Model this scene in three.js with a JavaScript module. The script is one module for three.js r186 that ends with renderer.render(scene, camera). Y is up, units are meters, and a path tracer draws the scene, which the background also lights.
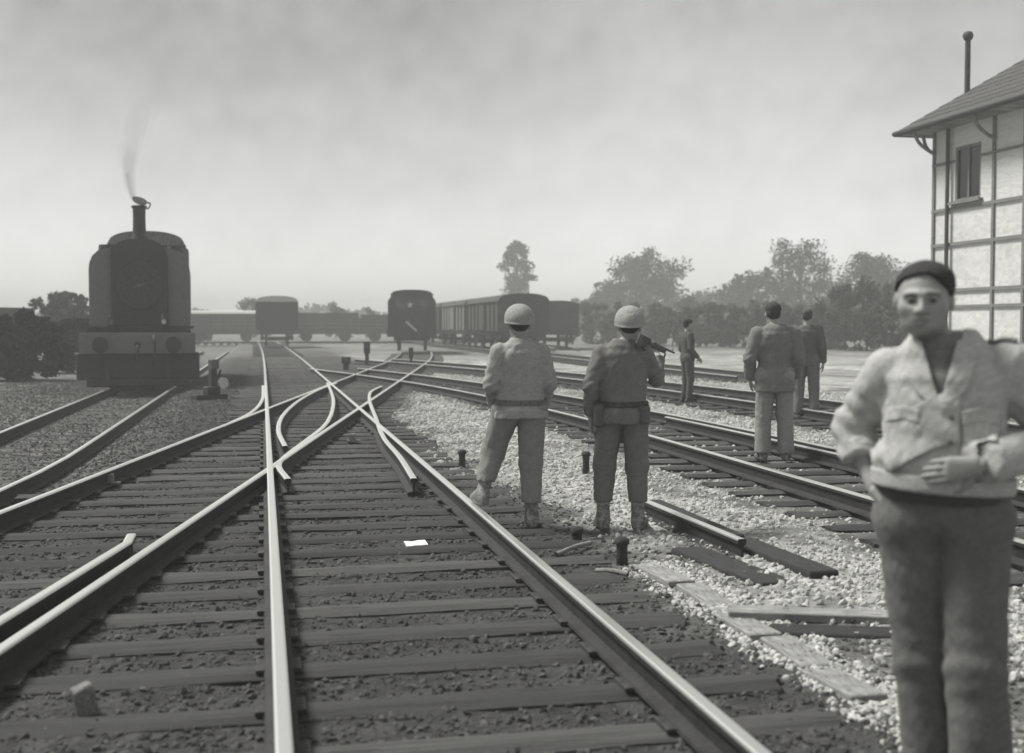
import * as THREE from 'three';
import { mergeGeometries, toCreasedNormals } from 'three/addons/utils/BufferGeometryUtils.js';
import { RoundedBoxGeometry } from 'three/addons/geometries/RoundedBoxGeometry.js';
import { ImprovedNoise } from 'three/addons/math/ImprovedNoise.js';

// ───────────────────────── camera, sky, sun, exposure ─────────────────────────
const scene = new THREE.Scene();
const F = 1200, CY = 1.54;                                  // focal length in pixels, eye height
const camera = new THREE.PerspectiveCamera(2 * Math.atan(376.5 / F) * 180 / Math.PI, 1024 / 753, 0.1, 4000);
const YAW = -Math.atan(249 / F), PITCH = -Math.atan(51.5 / F);
camera.rotation.order = 'YXZ';
camera.position.set(0, CY, 0); camera.rotation.set(PITCH, YAW, 0);
camera.updateMatrixWorld(true);
camera.focus = 10.5; camera.userData.fStop = 2;

const NZ = new ImprovedNoise();
const n3 = (x, y, z) => NZ.noise(x, y, z);
const fbm = (x, y, z, o = 4) => { let s = 0, a = 0.5; for (let i = 0; i < o; i++) { s += a * n3(x, y, z); x = x * 2.03 + 7.1; y = y * 2.03 + 3.7; z = z * 2.03 + 1.3; a *= 0.5; } return s; };
const clamp = (v, a, b) => v < a ? a : v > b ? b : v, lerp = (a, b, t) => a + (b - a) * t;
const sstep = (a, b, v) => { const t = clamp((v - a) / (b - a), 0, 1); return t * t * (3 - 2 * t); };
function RNG(s) { return () => { s |= 0; s = s + 0x6D2B79F5 | 0; let t = Math.imul(s ^ s >>> 15, 1 | s); t = t + Math.imul(t ^ t >>> 7, 61 | t) ^ t; return ((t ^ t >>> 14) >>> 0) / 4294967296; }; }

{ // hazy overcast sky: bright near the horizon, greyer higher up, mottled cloud
  const w = 1024, h = 512, d = new Float32Array(w * h * 4);
  for (let j = 0; j < h; j++) for (let i = 0; i < w; i++) {
    const el = (j + 0.5) / h * Math.PI - Math.PI / 2, az = (i + 0.5) / w * 2 * Math.PI;
    const cx = Math.cos(el) * Math.cos(az), cz = Math.cos(el) * Math.sin(az), cy = Math.sin(el), e = Math.max(0, el * 180 / Math.PI);
    let v = 0.108 + 0.23 * Math.exp(-Math.pow(e / 8, 1.4));
    v += 0.075 * fbm(cx * 2.2 + 51 * 1.37, cy * 3, cz * 2.2, 3) + 0.03 * fbm(cx * 14, cy * 22, cz * 14, 4) + 0.016 * n3(cx * 60, cy * 60, cz * 60);
    if (el < 0) v = 0.16;
    const k = (j * w + i) * 4; d[k] = v * 0.995; d[k + 1] = v; d[k + 2] = v * 0.985; d[k + 3] = 1;
  }
  const t = new THREE.DataTexture(d, w, h, THREE.RGBAFormat, THREE.FloatType);
  t.mapping = THREE.EquirectangularReflectionMapping; t.magFilter = t.minFilter = THREE.LinearFilter; t.needsUpdate = true;
  scene.background = t; scene.environment = t; scene.environmentIntensity = 1;
}
const sun = new THREE.DirectionalLight(new THREE.Color(1, 0.985, 0.95), 1.5);
sun.position.set(-31, 58, -42); sun.castShadow = true; sun.shadow.radius = 28; sun.shadow.mapSize.set(2048, 2048);
Object.assign(sun.shadow.camera, { left: -60, right: 60, top: 60, bottom: -60, near: 1, far: 260 });
sun.target.position.set(3, 0, -20); scene.add(sun, sun.target);
scene.fog = new THREE.FogExp2(new THREE.Color(0.86, 0.87, 0.85), 0.0034);
const renderer = new THREE.WebGLRenderer({ antialias: true });
renderer.toneMapping = THREE.LinearToneMapping; renderer.toneMappingExposure = 3.6;
renderer.shadowMap.enabled = true; renderer.setSize(1024, 753);

// ───────────────────────── helpers ─────────────────────────
const V = (x, y, z) => new THREE.Vector3(x, y, z);
function G(px, py, y = 0) {                                   // the spot on a level surface seen at a picture position
  const d = V((px - 512) / F, -(py - 376.5) / F, -1).applyQuaternion(camera.quaternion), t = (y - CY) / d.y;
  return V(d.x * t, y, d.z * t);
}
const taken = new Map();
function numbered(n) { const k = taken.get(n) || 0; taken.set(n, k + 1); return k ? n + '_' + String(k).padStart(3, '0') : n; }
function tag(o, label, category, group, kind) {
  if (label) o.userData.label = label; if (category) o.userData.category = category;
  if (group) o.userData.group = group; if (kind) o.userData.kind = kind; return o;
}
function thing(name, label, category, p = [0, 0, 0], turn = 0, group, kind) {
  const o = new THREE.Group(); o.name = numbered(name); o.position.set(...p); o.rotation.y = turn; scene.add(o);
  return tag(o, label, category, group, kind);
}
function mesh(name, geo, mat, parent) {
  if (Array.isArray(geo)) geo = geo.length === 1 ? geo[0] : mergeGeometries(geo.map(g => { g = g.index ? g.toNonIndexed() : g; for (const a of Object.keys(g.attributes)) if (!['position', 'normal', 'uv'].includes(a)) g.deleteAttribute(a); if (!g.attributes.uv) g.setAttribute('uv', new THREE.BufferAttribute(new Float32Array(g.attributes.position.count * 2), 2)); return g; }));
  const m = new THREE.Mesh(geo, mat); m.castShadow = m.receiveShadow = true;
  if (parent) { m.name = name; parent.add(m); } else { m.name = numbered(name); scene.add(m); }
  return m;
}
function box(w, h, d, x = 0, y = 0, z = 0, r = 0) {
  const g = r > 0 ? new RoundedBoxGeometry(w, h, d, 2, r) : new THREE.BoxGeometry(w, h, d); g.translate(x, y, z); return g;
}
function cyl(r1, r2, h, x = 0, y = 0, z = 0, axis = 'y', seg = 20) {
  const g = new THREE.CylinderGeometry(r1, r2, h, seg); if (axis === 'x') g.rotateZ(Math.PI / 2); if (axis === 'z') g.rotateX(Math.PI / 2); g.translate(x, y, z); return g;
}
function bar(a, b, w, t) {                                     // a squared bar from a to b
  const l = a.distanceTo(b), g = new THREE.BoxGeometry(w, l, t ?? w);
  g.applyQuaternion(new THREE.Quaternion().setFromUnitVectors(V(0, 1, 0), b.clone().sub(a).normalize())); g.translate((a.x + b.x) / 2, (a.y + b.y) / 2, (a.z + b.z) / 2); return g;
}
function rod(a, b, r, r2 = r, seg = 8) {
  const l = a.distanceTo(b), g = new THREE.CylinderGeometry(r2, r, l, seg);
  g.applyQuaternion(new THREE.Quaternion().setFromUnitVectors(V(0, 1, 0), b.clone().sub(a).normalize())); g.translate((a.x + b.x) / 2, (a.y + b.y) / 2, (a.z + b.z) / 2); return g;
}
const tube = (pts, r, seg = 24, rs = 8) => new THREE.TubeGeometry(new THREE.CatmullRomCurve3(pts), seg, r, rs);
const lathe = (pts, seg = 32) => new THREE.LatheGeometry(pts.map(p => new THREE.Vector2(p[0], p[1])), seg);
function extr(pts, depth, bevel = 0) { const s = new THREE.Shape(pts.map(p => new THREE.Vector2(p[0], p[1]))); return new THREE.ExtrudeGeometry(s, { depth, bevelEnabled: bevel > 0, bevelSize: bevel, bevelThickness: bevel, bevelSegments: 2, curveSegments: 8 }); }
function archPts(w, y0, ySide, yTop, n = 14) { const p = [[-w / 2, y0]]; for (let i = 0; i <= n; i++) { const t = -1 + 2 * i / n; p.push([t * w / 2, ySide + (yTop - ySide) * Math.sqrt(Math.max(0, 1 - Math.pow(Math.abs(t), 2.6)))]); } p.push([w / 2, y0]); return p.reverse(); }

// ── materials (greys of a monochrome place, linear base colours) ──
const grey = v => new THREE.Color().setRGB(v, v * 1.004, v * 0.975);
function tex(size, fn, srgb = true, sizeY = size) {
  const d = new Uint8Array(size * sizeY * 4);
  for (let j = 0; j < sizeY; j++) for (let i = 0; i < size; i++) { const v = clamp(fn(i / size, j / sizeY) * 255, 0, 255) | 0, k = (j * size + i) * 4; d[k] = d[k + 1] = d[k + 2] = v; d[k + 3] = 255; }
  const t = new THREE.DataTexture(d, size, sizeY); t.wrapS = t.wrapT = THREE.RepeatWrapping; t.magFilter = THREE.LinearFilter; t.minFilter = THREE.LinearMipmapLinearFilter; t.generateMipmaps = true;
  if (srgb) t.colorSpace = THREE.SRGBColorSpace; t.needsUpdate = true; return t;
}
function rep(t, x, y) { const c = t.clone(); c.repeat.set(x, y); c.needsUpdate = true; return c; }
const rT = RNG(11);
const hash = (i, j, k) => { let h = Math.imul(i, 374761393) ^ Math.imul(j, 668265263) ^ Math.imul(k | 0, 1274126177); h = Math.imul(h ^ h >>> 13, 1274126177); return ((h ^ h >>> 16) >>> 0) / 2147483648 - 1; };
const TN = (u, v, s, seed) => { // tileable value noise, s cells to a tile
  const x = u * s, y = v * s, i = Math.floor(x), j = Math.floor(y), a = x - i, b = y - j, A = a * a * (3 - 2 * a), B = b * b * (3 - 2 * b), I = (i + 1) % s, J = (j + 1) % s;
  return 0.7 * lerp(lerp(hash(i % s, j % s, seed), hash(I, j % s, seed), A), lerp(hash(i % s, J, seed), hash(I, J, seed), A), B);
};
const grainT = tex(512, (u, v) => 0.82 + 0.22 * TN(u, v, 14, 2) + 0.2 * TN(u, v, 60, 5) + 0.12 * (rT() - 0.5));
const grainB = tex(512, (u, v) => 0.5 + 0.25 * TN(u, v, 40, 3) + 0.25 * TN(u, v, 110, 8) + 0.2 * (rT() - 0.5), false);
const rustT = tex(512, (u, v) => 0.78 + 0.3 * TN(u, v, 9, 4) + 0.28 * TN(u, v, 34, 9) + 0.16 * (rT() - 0.5));
const weaveT = tex(256, (u, v) => 0.88 + 0.04 * TN(u, v, 8, 6) + 0.07 * TN(u, v, 40, 1) + 0.1 * (rT() - 0.5) + 0.03 * Math.sin(u * 400) * Math.sin(v * 400));
function woodTexture(seed) {
  return tex(512, (u, v) => { const l = TN(u, v * 1, 3, seed); const g = n3(u * 6 + l, v * 90, seed) * 0.2 + n3(u * 22, v * 200, seed + 3) * 0.16; const c = Math.abs(n3(u * 3, v * 26 + l * 2, seed + 8)); return 0.8 + g + (c < 0.05 ? -0.32 : 0) + 0.14 * TN(u, v, 10, seed) + 0.06 * (rT() - 0.5); }, true, 256);
}
const std = (v, rough = 0.85, extra = {}) => new THREE.MeshStandardMaterial({ color: grey(v), roughness: rough, metalness: 0, ...extra });
const M = {
  railRust: std(0.024, 0.75, { map: rep(rustT, 1, 1), bumpMap: rep(grainB, 1, 1), bumpScale: 0.002 }),
  railTop: new THREE.MeshStandardMaterial({ color: grey(0.92), metalness: 1, roughness: 0.36, bumpMap: rep(grainB, 1, 1), bumpScale: 0.0003 }),
  ties: [0.055, 0.085, 0.115, 0.07].map((v, i) => std(v, 0.92, { map: woodTexture(i * 3 + 1), bumpMap: rep(grainB, 2, 1), bumpScale: 0.006 })),
  plate: std(0.05, 0.7, { map: rustT }),
  black: std(0.024, 0.6, { map: rep(rustT, 2, 2), bumpMap: rep(grainB, 2, 2), bumpScale: 0.004 }),
  sooty: std(0.045, 0.72, { map: rep(rustT, 2, 2), bumpMap: rep(grainB, 2, 2), bumpScale: 0.004 }),
  tank: std(0.17, 0.6, { map: rep(weaveT, 1, 1), bumpMap: rep(grainB, 2, 2), bumpScale: 0.003 }),
  steel: std(0.16, 0.4, { metalness: 0.6, map: rustT }),
  wagonDark: std(0.036, 0.85, { map: rep(rustT, 3, 3) }), wagonMid: std(0.07, 0.85, { map: rep(rustT, 3, 3) }), wagonPale: std(0.22, 0.85, { map: rep(rustT, 3, 3) }),
  roofPale: std(0.72, 0.75, { map: rep(grainT, 3, 3) }),
  white: std(0.72, 0.6, { map: grainT }),
  glass: new THREE.MeshStandardMaterial({ color: grey(0.02), roughness: 0.12, metalness: 0 }),
  pane: new THREE.MeshPhysicalMaterial({ color: grey(0.25), roughness: 0.05, transmission: 1, thickness: 0, ior: 1.45 }),
  plaster: std(0.8, 0.92, { map: rep(weaveT, 2, 2), bumpMap: rep(grainB, 3, 3), bumpScale: 0.003 }),
  timber: std(0.32, 0.85, { map: woodTexture(31) }), slate: std(0.09, 0.8, { map: rep(rustT, 2, 2) }),
  plank: std(0.6, 0.9, { map: woodTexture(41), bumpMap: rep(grainB, 2, 1), bumpScale: 0.008 }),
  darkPlank: std(0.06, 0.9, { map: woodTexture(43), bumpMap: rep(grainB, 2, 1), bumpScale: 0.008 }),
  bark: std(0.07, 0.95, { map: rustT }),
  leaf: new THREE.MeshPhysicalMaterial({ color: 0xffffff, roughness: 1, vertexColors: true, side: THREE.DoubleSide, transmission: 0.4, thickness: 0 }),
};

// ───────────────────────── the setting ─────────────────────────
const RT = 0.17, X0 = 0.056, X1 = 1.561;                      // rail top, the two rails of the straight track
const SK = 0.182, ZA = -11.8;                                 // the crossing track runs off at about ten degrees
const curveX = z => z > -42 ? SK * (ZA - z) : SK * (ZA + 42) + (function () { const u = -42 - z; return SK * u - 0.00165 * u * u; })();
const ax = z => X0 + curveX(Math.max(z, -75)), bx = z => ax(z) - 1.53;
const tieEnd = z => [Math.min(X0 - 0.62, bx(z) - 0.5), Math.max(X1 + 0.58, ax(z) + 0.5)];
// the siding with the engine lies lower and swings away towards the camera
const lx = z => z < -16 ? -3.03 + 0.006 * (z + 16) * -1 * 0.7 : -3.03 - 0.0118 * Math.pow(z + 16, 2);
const r1x = z => z > -13 ? 5.44 : 5.44 - 0.0052 * Math.pow(-13 - z, 2);            // centre lines of the tracks on the other side
const r2x = z => z > -15 ? 9.35 : 9.35 - 0.0046 * Math.pow(-15 - z, 2);
function groundHeight(x, z) {
  const low = sstep(-1.55, -2.3, x - Math.min(0, (lx(z) + 3.03))) * 0.185;
  const micro = 0.022 * fbm(x * 1.1, 1, z * 1.1, 3) + 0.012 * n3(x * 5, 2, z * 5);
  const mound = 0.05 * sstep(2.3, 3.4, x) * sstep(4.3, 3.6, x) * (0.6 + n3(x * 0.7, 4, z * 0.5));
  return -0.012 - low + micro * 0.9 + mound - 0.0001 * Math.max(0, -z - 60) ;
}
const gravelShare = (x, z) => { // how much pale gravel lies here instead of dark cinder
  const w = 0.5 * fbm(x * 0.8, 7, z * 0.55, 4) + 0.16 * n3(x * 4, 3, z * 4);
  const edge = lerp(2.3, Math.max(2.0, Math.min(ax(z) + 0.45, 3.7)), sstep(-9, -13, z));
  let g = sstep(-0.18, 0.42, (x - edge) * 0.55 + w * 0.9);
  const band = (c, half) => sstep(half + 0.5, half - 0.2, Math.abs(x - c) + w * 0.5);
  g *= 1 - 0.78 * Math.max(band(r1x(z), 1.15), band(r2x(z), 1.25));
  g *= 1 - 0.6 * sstep(0.06, 0.22, fbm(x * 0.9 + 31, 5, z * 0.7, 3));
  if (x > 2 && z > -6.6) g *= lerp(1, 0.45, sstep(-6.2, -4.6, z + w * 2));
  
  return g;
};
{
  const grow = (s, e, d0, rate, from) => { const a = [s]; let v = s; while (v < e) { const d = d0 * (1 + rate * Math.max(0, Math.abs(v - from[0]) - from[1])); v += d; a.push(Math.min(v, e)); } return a; };
  const xs = grow(-600, 600, 0.075, 0.32, [1.8, 5]), zs = grow(-4, 650, 0.075, 0.12, [8, 9]).map(v => -v);
  const nx = xs.length, nz = zs.length, P = new Float32Array(nx * nz * 3), C = new Float32Array(nx * nz * 3), U = new Float32Array(nx * nz * 2), I = [];
  for (let j = 0; j < nz; j++) for (let i = 0; i < nx; i++) {
    const x = xs[i], z = zs[j], k = j * nx + i; P.set([x, groundHeight(x, z), z], k * 3); U.set([x / 2.3, z / 2.3], k * 2);
    const g = gravelShare(x, z), m = 0.5 + fbm(x * 1.4, 11, z * 1.4, 4);
    const leftish = sstep(-0.9, -2.4, x) * sstep(-9, -14, z) ;
    const dark = lerp(0.05, 0.15, leftish) * (0.72 + 0.55 * m), pale = 0.5 * (0.66 + 0.65 * m);
    const far = sstep(-48, -75, z + 6 * n3(x * 0.1, 5, z * 0.1)) * 0.8;
    let v = lerp(lerp(dark, pale, g), 0.2 * (0.55 + 0.9 * m), far);
    v *= 1 + sstep(-22, -34, z) * 1.1 * (fbm(x * 0.22, 31, z * 0.13, 4) - 0.05) + 0.25 * n3(x * 0.9, 8, z * 0.5) * sstep(-22, -30, z); v = Math.max(v, 0.02);
    C.set([v, v * 1.004, v * 0.97], k * 3);
    if (i < nx - 1 && j < nz - 1) I.push(k, k + 1, k + nx, k + 1, k + nx + 1, k + nx);
  }
  const g = new THREE.BufferGeometry(); g.setAttribute('position', new THREE.BufferAttribute(P, 3)); g.setAttribute('color', new THREE.BufferAttribute(C, 3)); g.setAttribute('uv', new THREE.BufferAttribute(U, 2)); g.setIndex(I); g.computeVertexNormals();
  const m = mesh('ground', g, new THREE.MeshStandardMaterial({ vertexColors: true, roughness: 0.96, map: grainT, bumpMap: grainB, bumpScale: 0.03 }));
  tag(m, null, null, null, 'structure');
}
// loose stones: pale gravel and dark cinder
function stones(name, label, n, seed, place, tint, s0, s1) {
  const r = RNG(seed), g = new THREE.IcosahedronGeometry(1, 0).toNonIndexed(), p = g.attributes.position;
  for (let i = 0; i < p.count; i++) { const q = 1 + 0.45 * n3(p.getX(i) * 1.7 + seed, p.getY(i) * 1.7, p.getZ(i) * 1.7); p.setXYZ(i, p.getX(i) * q, p.getY(i) * q * 0.72, p.getZ(i) * q); }
  g.computeVertexNormals();
  const im = new THREE.InstancedMesh(g, new THREE.MeshStandardMaterial({ color: 0xffffff, roughness: 0.95 }), n), m4 = new THREE.Matrix4(), q = new THREE.Quaternion(), e = new THREE.Euler(), c = new THREE.Color();
  let k = 0;
  for (let t = 0; t < n * 8 && k < n; t++) {
    const pt = place(r); if (!pt) continue;
    const s = lerp(s0, s1, Math.pow(r(), 2.2)) * (1 + 0.02 * Math.max(0, -pt[1] - 10)); e.set(r() * 6, r() * 6, r() * 6); q.setFromEuler(e);
    m4.compose(V(pt[0], groundHeight(pt[0], pt[1]) + s * 0.12, pt[1]), q, V(s * (0.8 + 0.5 * r()), s * (0.7 + 0.4 * r()), s)); im.setMatrixAt(k, m4);
    const v = tint * (0.72 + 0.56 * r()); im.setColorAt(k, c.setRGB(v, v * 1.004, v * 0.97)); k++;
  }
  im.count = k; im.name = numbered(name); im.castShadow = im.receiveShadow = true; scene.add(im); tag(im, label, 'stones', null, 'stuff');
}
stones('loose_gravel', 'pale loose gravel strewn between the tracks', 62000, 5, r => { const z = -3 - 34 * Math.pow(r(), 1.7), x = 1.9 + r() * 11; return r() < gravelShare(x, z) * 1.05 - 0.12 ? [x, z] : null; }, 0.4, 0.008, 0.03);
stones('pale_grit', 'pale grit spilling over the edging boards beside the straight track', 6500, 9, r => { const z = -3.2 - 4.2 * r(), x = 2.46 + (r() + r() + r() - 1.5) * 0.2 + 0.08 * n3(z * 3, 1, 2); return [x, z]; }, 0.44, 0.006, 0.024);
stones('dark_cinder', 'dark cinder and ballast lying between the sleepers', 95000, 6, r => { const z = -3 - 36 * Math.pow(r(), 1.7), x = -5.5 + r() * 9 - (z < -14 ? 3 * r() : 0); return r() > gravelShare(x, z) + 0.2 ? [x, z] : null; }, 0.075, 0.006, 0.022);

// ── tracks ──
const PROFILE = [[-0.028, -0.004], [-0.0305, -0.013], [-0.029, -0.036], [-0.009, -0.049], [-0.008, -0.116], [-0.058, -0.131], [-0.064, -0.145]];
const LOWER = PROFILE.slice(1), BODY = [...LOWER, ...LOWER.map(p => [-p[0], p[1]]).reverse()], TOP = [[0.0305, -0.013], [0.028, -0.004], [0.018, 0], [-0.018, 0], [-0.028, -0.004], [-0.0305, -0.013]].reverse();
function sweep(prof, pts, cap) {
  const P = [], N = [], U = []; const fr = []; let L = 0;
  pts.forEach((p, i) => { const a = pts[Math.max(0, i - 1)], b = pts[Math.min(pts.length - 1, i + 1)], t = b.clone().sub(a); t.y = 0; t.normalize(); if (i) L += p.distanceTo(pts[i - 1]); fr.push({ p, s: V(-t.z, 0, t.x), L }); });
  const at = (f, q) => V(f.p.x + f.s.x * q[0], f.p.y + q[1], f.p.z + f.s.z * q[0]);
  for (let i = 0; i + 1 < fr.length; i++) for (let j = 0; j + 1 < prof.length; j++) {
    const a = at(fr[i], prof[j]), b = at(fr[i], prof[j + 1]), c = at(fr[i + 1], prof[j + 1]), d = at(fr[i + 1], prof[j]);
    const n = b.clone().sub(a).cross(d.clone().sub(a)).normalize();
    for (const [v, l, k] of [[a, fr[i].L, j], [b, fr[i].L, j + 1], [c, fr[i + 1].L, j + 1], [a, fr[i].L, j], [c, fr[i + 1].L, j + 1], [d, fr[i + 1].L, j]]) { P.push(v.x, v.y, v.z); N.push(n.x, n.y, n.z); U.push(l / 0.6, k / 12); }
  }
  if (cap) for (const [f, sg] of [[fr[0], 1], [fr[fr.length - 1], -1]]) {       // close the sawn ends
    const half = prof.length / 2; for (let j = 0; j + 1 < half; j++) {
      const a = at(f, prof[j]), b = at(f, prof[j + 1]), c = at(f, prof[prof.length - 2 - j]), d = at(f, prof[prof.length - 1 - j]);
      for (const v of [a, b, c, a, c, d]) { P.push(v.x, v.y, v.z); N.push(f.s.z * sg, 0, -f.s.x * sg); U.push(0, 0); }
    }
  }
  const g = new THREE.BufferGeometry(); g.setAttribute('position', new THREE.Float32BufferAttribute(P, 3)); g.setAttribute('normal', new THREE.Float32BufferAttribute(N, 3)); g.setAttribute('uv', new THREE.Float32BufferAttribute(U, 2)); return g;
}
function rail(parent, pts, name = 'rail') {
  const m = mesh(name, sweep(BODY, pts, true), M.railRust, parent); mesh('running_surface', sweep(TOP, pts), M.railTop, m); return m;
}
const along = (fx, z0, z1, y, step = 1) => { const a = [], n = Math.max(2, Math.ceil(Math.abs(z1 - z0) / step)); for (let i = 0; i <= n; i++) { const z = lerp(z0, z1, i / n); a.push(V(fx(z), y, z)); } return a; };
const smooth = (pts, y, n = 24) => new THREE.CatmullRomCurve3(pts.map(p => V(p[0], y, p[1]))).getPoints(n);
const rTie = RNG(77);
const tieGeos = [];                                            // sleepers: worn edges, slightly uneven tops, length 1 (scaled)
for (let v = 0; v < 5; v++) {
  const g = new THREE.BoxGeometry(1, 0.14, 0.24, 14, 1, 4), p = g.attributes.position;
  for (let i = 0; i < p.count; i++) {
    let x = p.getX(i), y = p.getY(i), z = p.getZ(i);
    if (y > 0) { y += 0.014 * n3(x * 9 + v * 5, 3, z * 14) - 0.002; if (Math.abs(z) > 0.11) { y -= 0.02 + 0.014 * n3(x * 14, v, 1); z *= 0.96 + 0.05 * n3(x * 8, v * 3, 2); } }
    if (Math.abs(x) > 0.49) x += 0.012 * n3(z * 20, v * 7, y * 9) * Math.sign(x);
    p.setXYZ(i, x, y, z);
  }
  g.computeVertexNormals(); tieGeos.push(g);
}
const plateGeo = (() => { const a = box(0.2, 0.02, 0.17, 0, 0.01, 0, 0.004); const b = cyl(0.016, 0.018, 0.03, 0.085, 0.03, 0.05, 'y', 6), c = cyl(0.016, 0.018, 0.03, -0.085, 0.03, -0.05, 'y', 6), d = b.clone().translate(-0.17, 0, 0), e = c.clone().translate(0.17, 0, 0); return a; })();
function tie(parent, xa, xb, z, yTop, turn = 0, rails = [], name = 'sleeper') {
  const m = mesh(name, tieGeos[Math.floor(rTie() * 5)], M.ties[Math.floor(rTie() * 4)], parent), L = xb - xa;
  m.position.set((xa + xb) / 2, yTop - 0.07 + (rTie() - 0.5) * 0.014, z + (rTie() - 0.5) * 0.05); m.rotation.y = turn + (rTie() - 0.5) * 0.02; m.rotation.z = (rTie() - 0.5) * 0.004; m.scale.set(L, 1, 0.92 + rTie() * 0.16);
  if (rails.length && z > -24) for (const rx of rails) { const q = mesh('rail_chair', plateGeo, M.plate, m); q.scale.set(1 / L, 1, 1); q.position.set((rx - m.position.x) / L, 0.068, 0); }
  return m;
}
const YT = RT - 0.145 - 0.006;                                 // sleeper top
function farTies(parent, fx, z0, z1, yTop) { const a = []; for (let z = z0; z > z1; z -= 0.62) { a.push(box(2.5, 0.14, 0.23, fx(z), yTop - 0.07, z)); } const m = mesh('far_sleepers', a, M.ties[1], parent); tag(m, null, null, null, 'stuff'); }

// straight track with the long bearers that carry the crossing as well
const mainTrack = thing('railway_track', 'straight track nearest the camera, its bright rails running to the lone box wagon', 'railway track');
for (let z = -2.1, i = 0; z > -33; z -= 0.545, i++) {
  const [a, b] = tieEnd(z), near = z > -3.2;
  tie(mainTrack, near ? X0 - 0.62 : a + (rTie() - 0.5) * 0.25, Math.min(b, 4.3) + (rTie() - 0.5) * 0.16, z, YT, 0, [X0, X1, ...(near ? [] : [ax(z), bx(z)])]);
}
const mx = z => z > -34 ? 0 : -0.0001 * Math.pow(-34 - z, 2);
for (let z = -33.2; z > -58; z -= 0.62) tie(mainTrack, X0 - 0.55 + mx(z), X1 + 0.55 + mx(z), z, YT);
farTies(mainTrack, z => 0.81 + mx(z), -58.2, -110, YT);
rail(mainTrack, along(z => X0 + mx(z), -1.2, -110, RT, 2)); rail(mainTrack, along(z => X1 + mx(z), -1.2, -110, RT, 2));
rail(mainTrack, smooth([[2.62, -27.2], [2.22, -25.2], [1.95, -22.6], [1.66, -18.2], [1.44, -14.6], [1.4, -12.6], [1.32, -10.7]], RT - 0.007), 'check_rail');

const crossTrack = thing('railway_track', 'track slanting from the lower left over the straight track in a diamond', 'railway track');
rail(crossTrack, along(ax, -3.4, -66, RT - 0.0035, 1.5)); rail(crossTrack, along(bx, -3.4, -66, RT - 0.0035, 1.5));
rail(crossTrack, [...along(z => ax(z) - 0.2, -3.4, -7.9, RT - 0.002, 1), V(ax(-8.2) - 0.26, RT - 0.002, -8.2)], 'check_rail');
rail(crossTrack, smooth([[1.5, -29], [1.39, -25.4], [1.22, -21.5], [0.86, -17], [0.5, -14.6], [0.23, -12.9], [0.14, -12.05], [0.21, -10.9]], RT - 0.007), 'slip_rail');
rail(crossTrack, smooth([[1.72, -29], [1.16, -26.0], [0.62, -22.2], [0.27, -18.4], [0.19, -15.9], [0.24, -13.9]], RT - 0.0085), 'slip_rail');
rail(crossTrack, smooth([[-0.56, -16.8], [-0.2, -19.4], [-0.03, -22.4], [-0.004, -28]], RT - 0.0085), 'slip_rail');
for (let z = -33.4; z > -64; z -= 0.62) tie(crossTrack, bx(z) - 0.5, ax(z) + 0.5, z, YT, -0.16);
{ // pale braces that hold the outer rail
  for (const [px, py] of [[109, 482], [305, 441], [352, 440]]) { const p = G(px, py, 0.05), m = mesh('rail_brace', [box(0.09, 0.1, 0.05, 0, 0.03, 0, 0.008), box(0.17, 0.025, 0.07, 0.02, -0.01, 0, 0.006)], M.plank, crossTrack); m.position.copy(p); m.rotation.y = -0.2; tag(m, 'pale block set against the rail'); }
}
const sidingTrack = thing('railway_track', 'lower track at the left under the steam engine', 'railway track');
const LT = -0.02;
rail(sidingTrack, along(z => lx(z) - 0.7525, -3, -75, LT, 1.5)); rail(sidingTrack, along(z => lx(z) + 0.7525, -3, -75, LT, 1.5));
for (let z = -3.4; z > -52; z -= 0.63) { const t = Math.atan((lx(z - 0.3) - lx(z + 0.3)) / 0.6); tie(sidingTrack, lx(z) - 1.28, lx(z) + 1.28, z, LT - 0.166, -t); }
function otherTrack(label, fx, z0, z1, y) {
  const t = thing('railway_track', label, 'railway track');
  rail(t, along(z => fx(z) - 0.7525, z0, z1, y, 1.5)); rail(t, along(z => fx(z) + 0.7525, z0, z1, y, 1.5));
  for (let z = z0 - 0.3; z > Math.max(z1, -44); z -= 0.63) { const a = Math.atan((fx(z - 0.3) - fx(z + 0.3)) / 0.6); tie(t, fx(z) - 1.28, fx(z) + 1.28, z, y - 0.157, -a); }
  if (z1 < -44) farTies(t, fx, -44.3, z1, y - 0.157);
  return t;
}
const track4 = otherTrack('curving track just beyond the two helmeted soldiers', r1x, -3, -38, RT + 0.012);
rail(track4, along(z => r1x(z) + 0.52, -9, -17, RT + 0.009, 1), 'check_rail');
otherTrack('curving track behind the man in the long jacket, farther of the two curving tracks', r2x, -3, -48, RT + 0.02);
const track6 = otherTrack('straight far track carrying the row of wagons right of the small dark engine', () => 13.1, -30, -110, RT + 0.01);
const backTrack = thing('railway_track', 'track crossing the background under the open wagons', 'railway track');
for (const dz of [-0.75, 0.75]) rail(backTrack, [V(-40, RT, -103 + dz), V(0, RT, -103 + dz), V(22, RT, -103 + dz)]);
{ const a = []; for (let x = -40; x < 22; x += 0.62) a.push(box(0.23, 0.14, 2.5, x, YT - 0.07, -103)); tag(mesh('far_sleepers', a, M.ties[1], backTrack), null, null, null, 'stuff'); }

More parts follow.
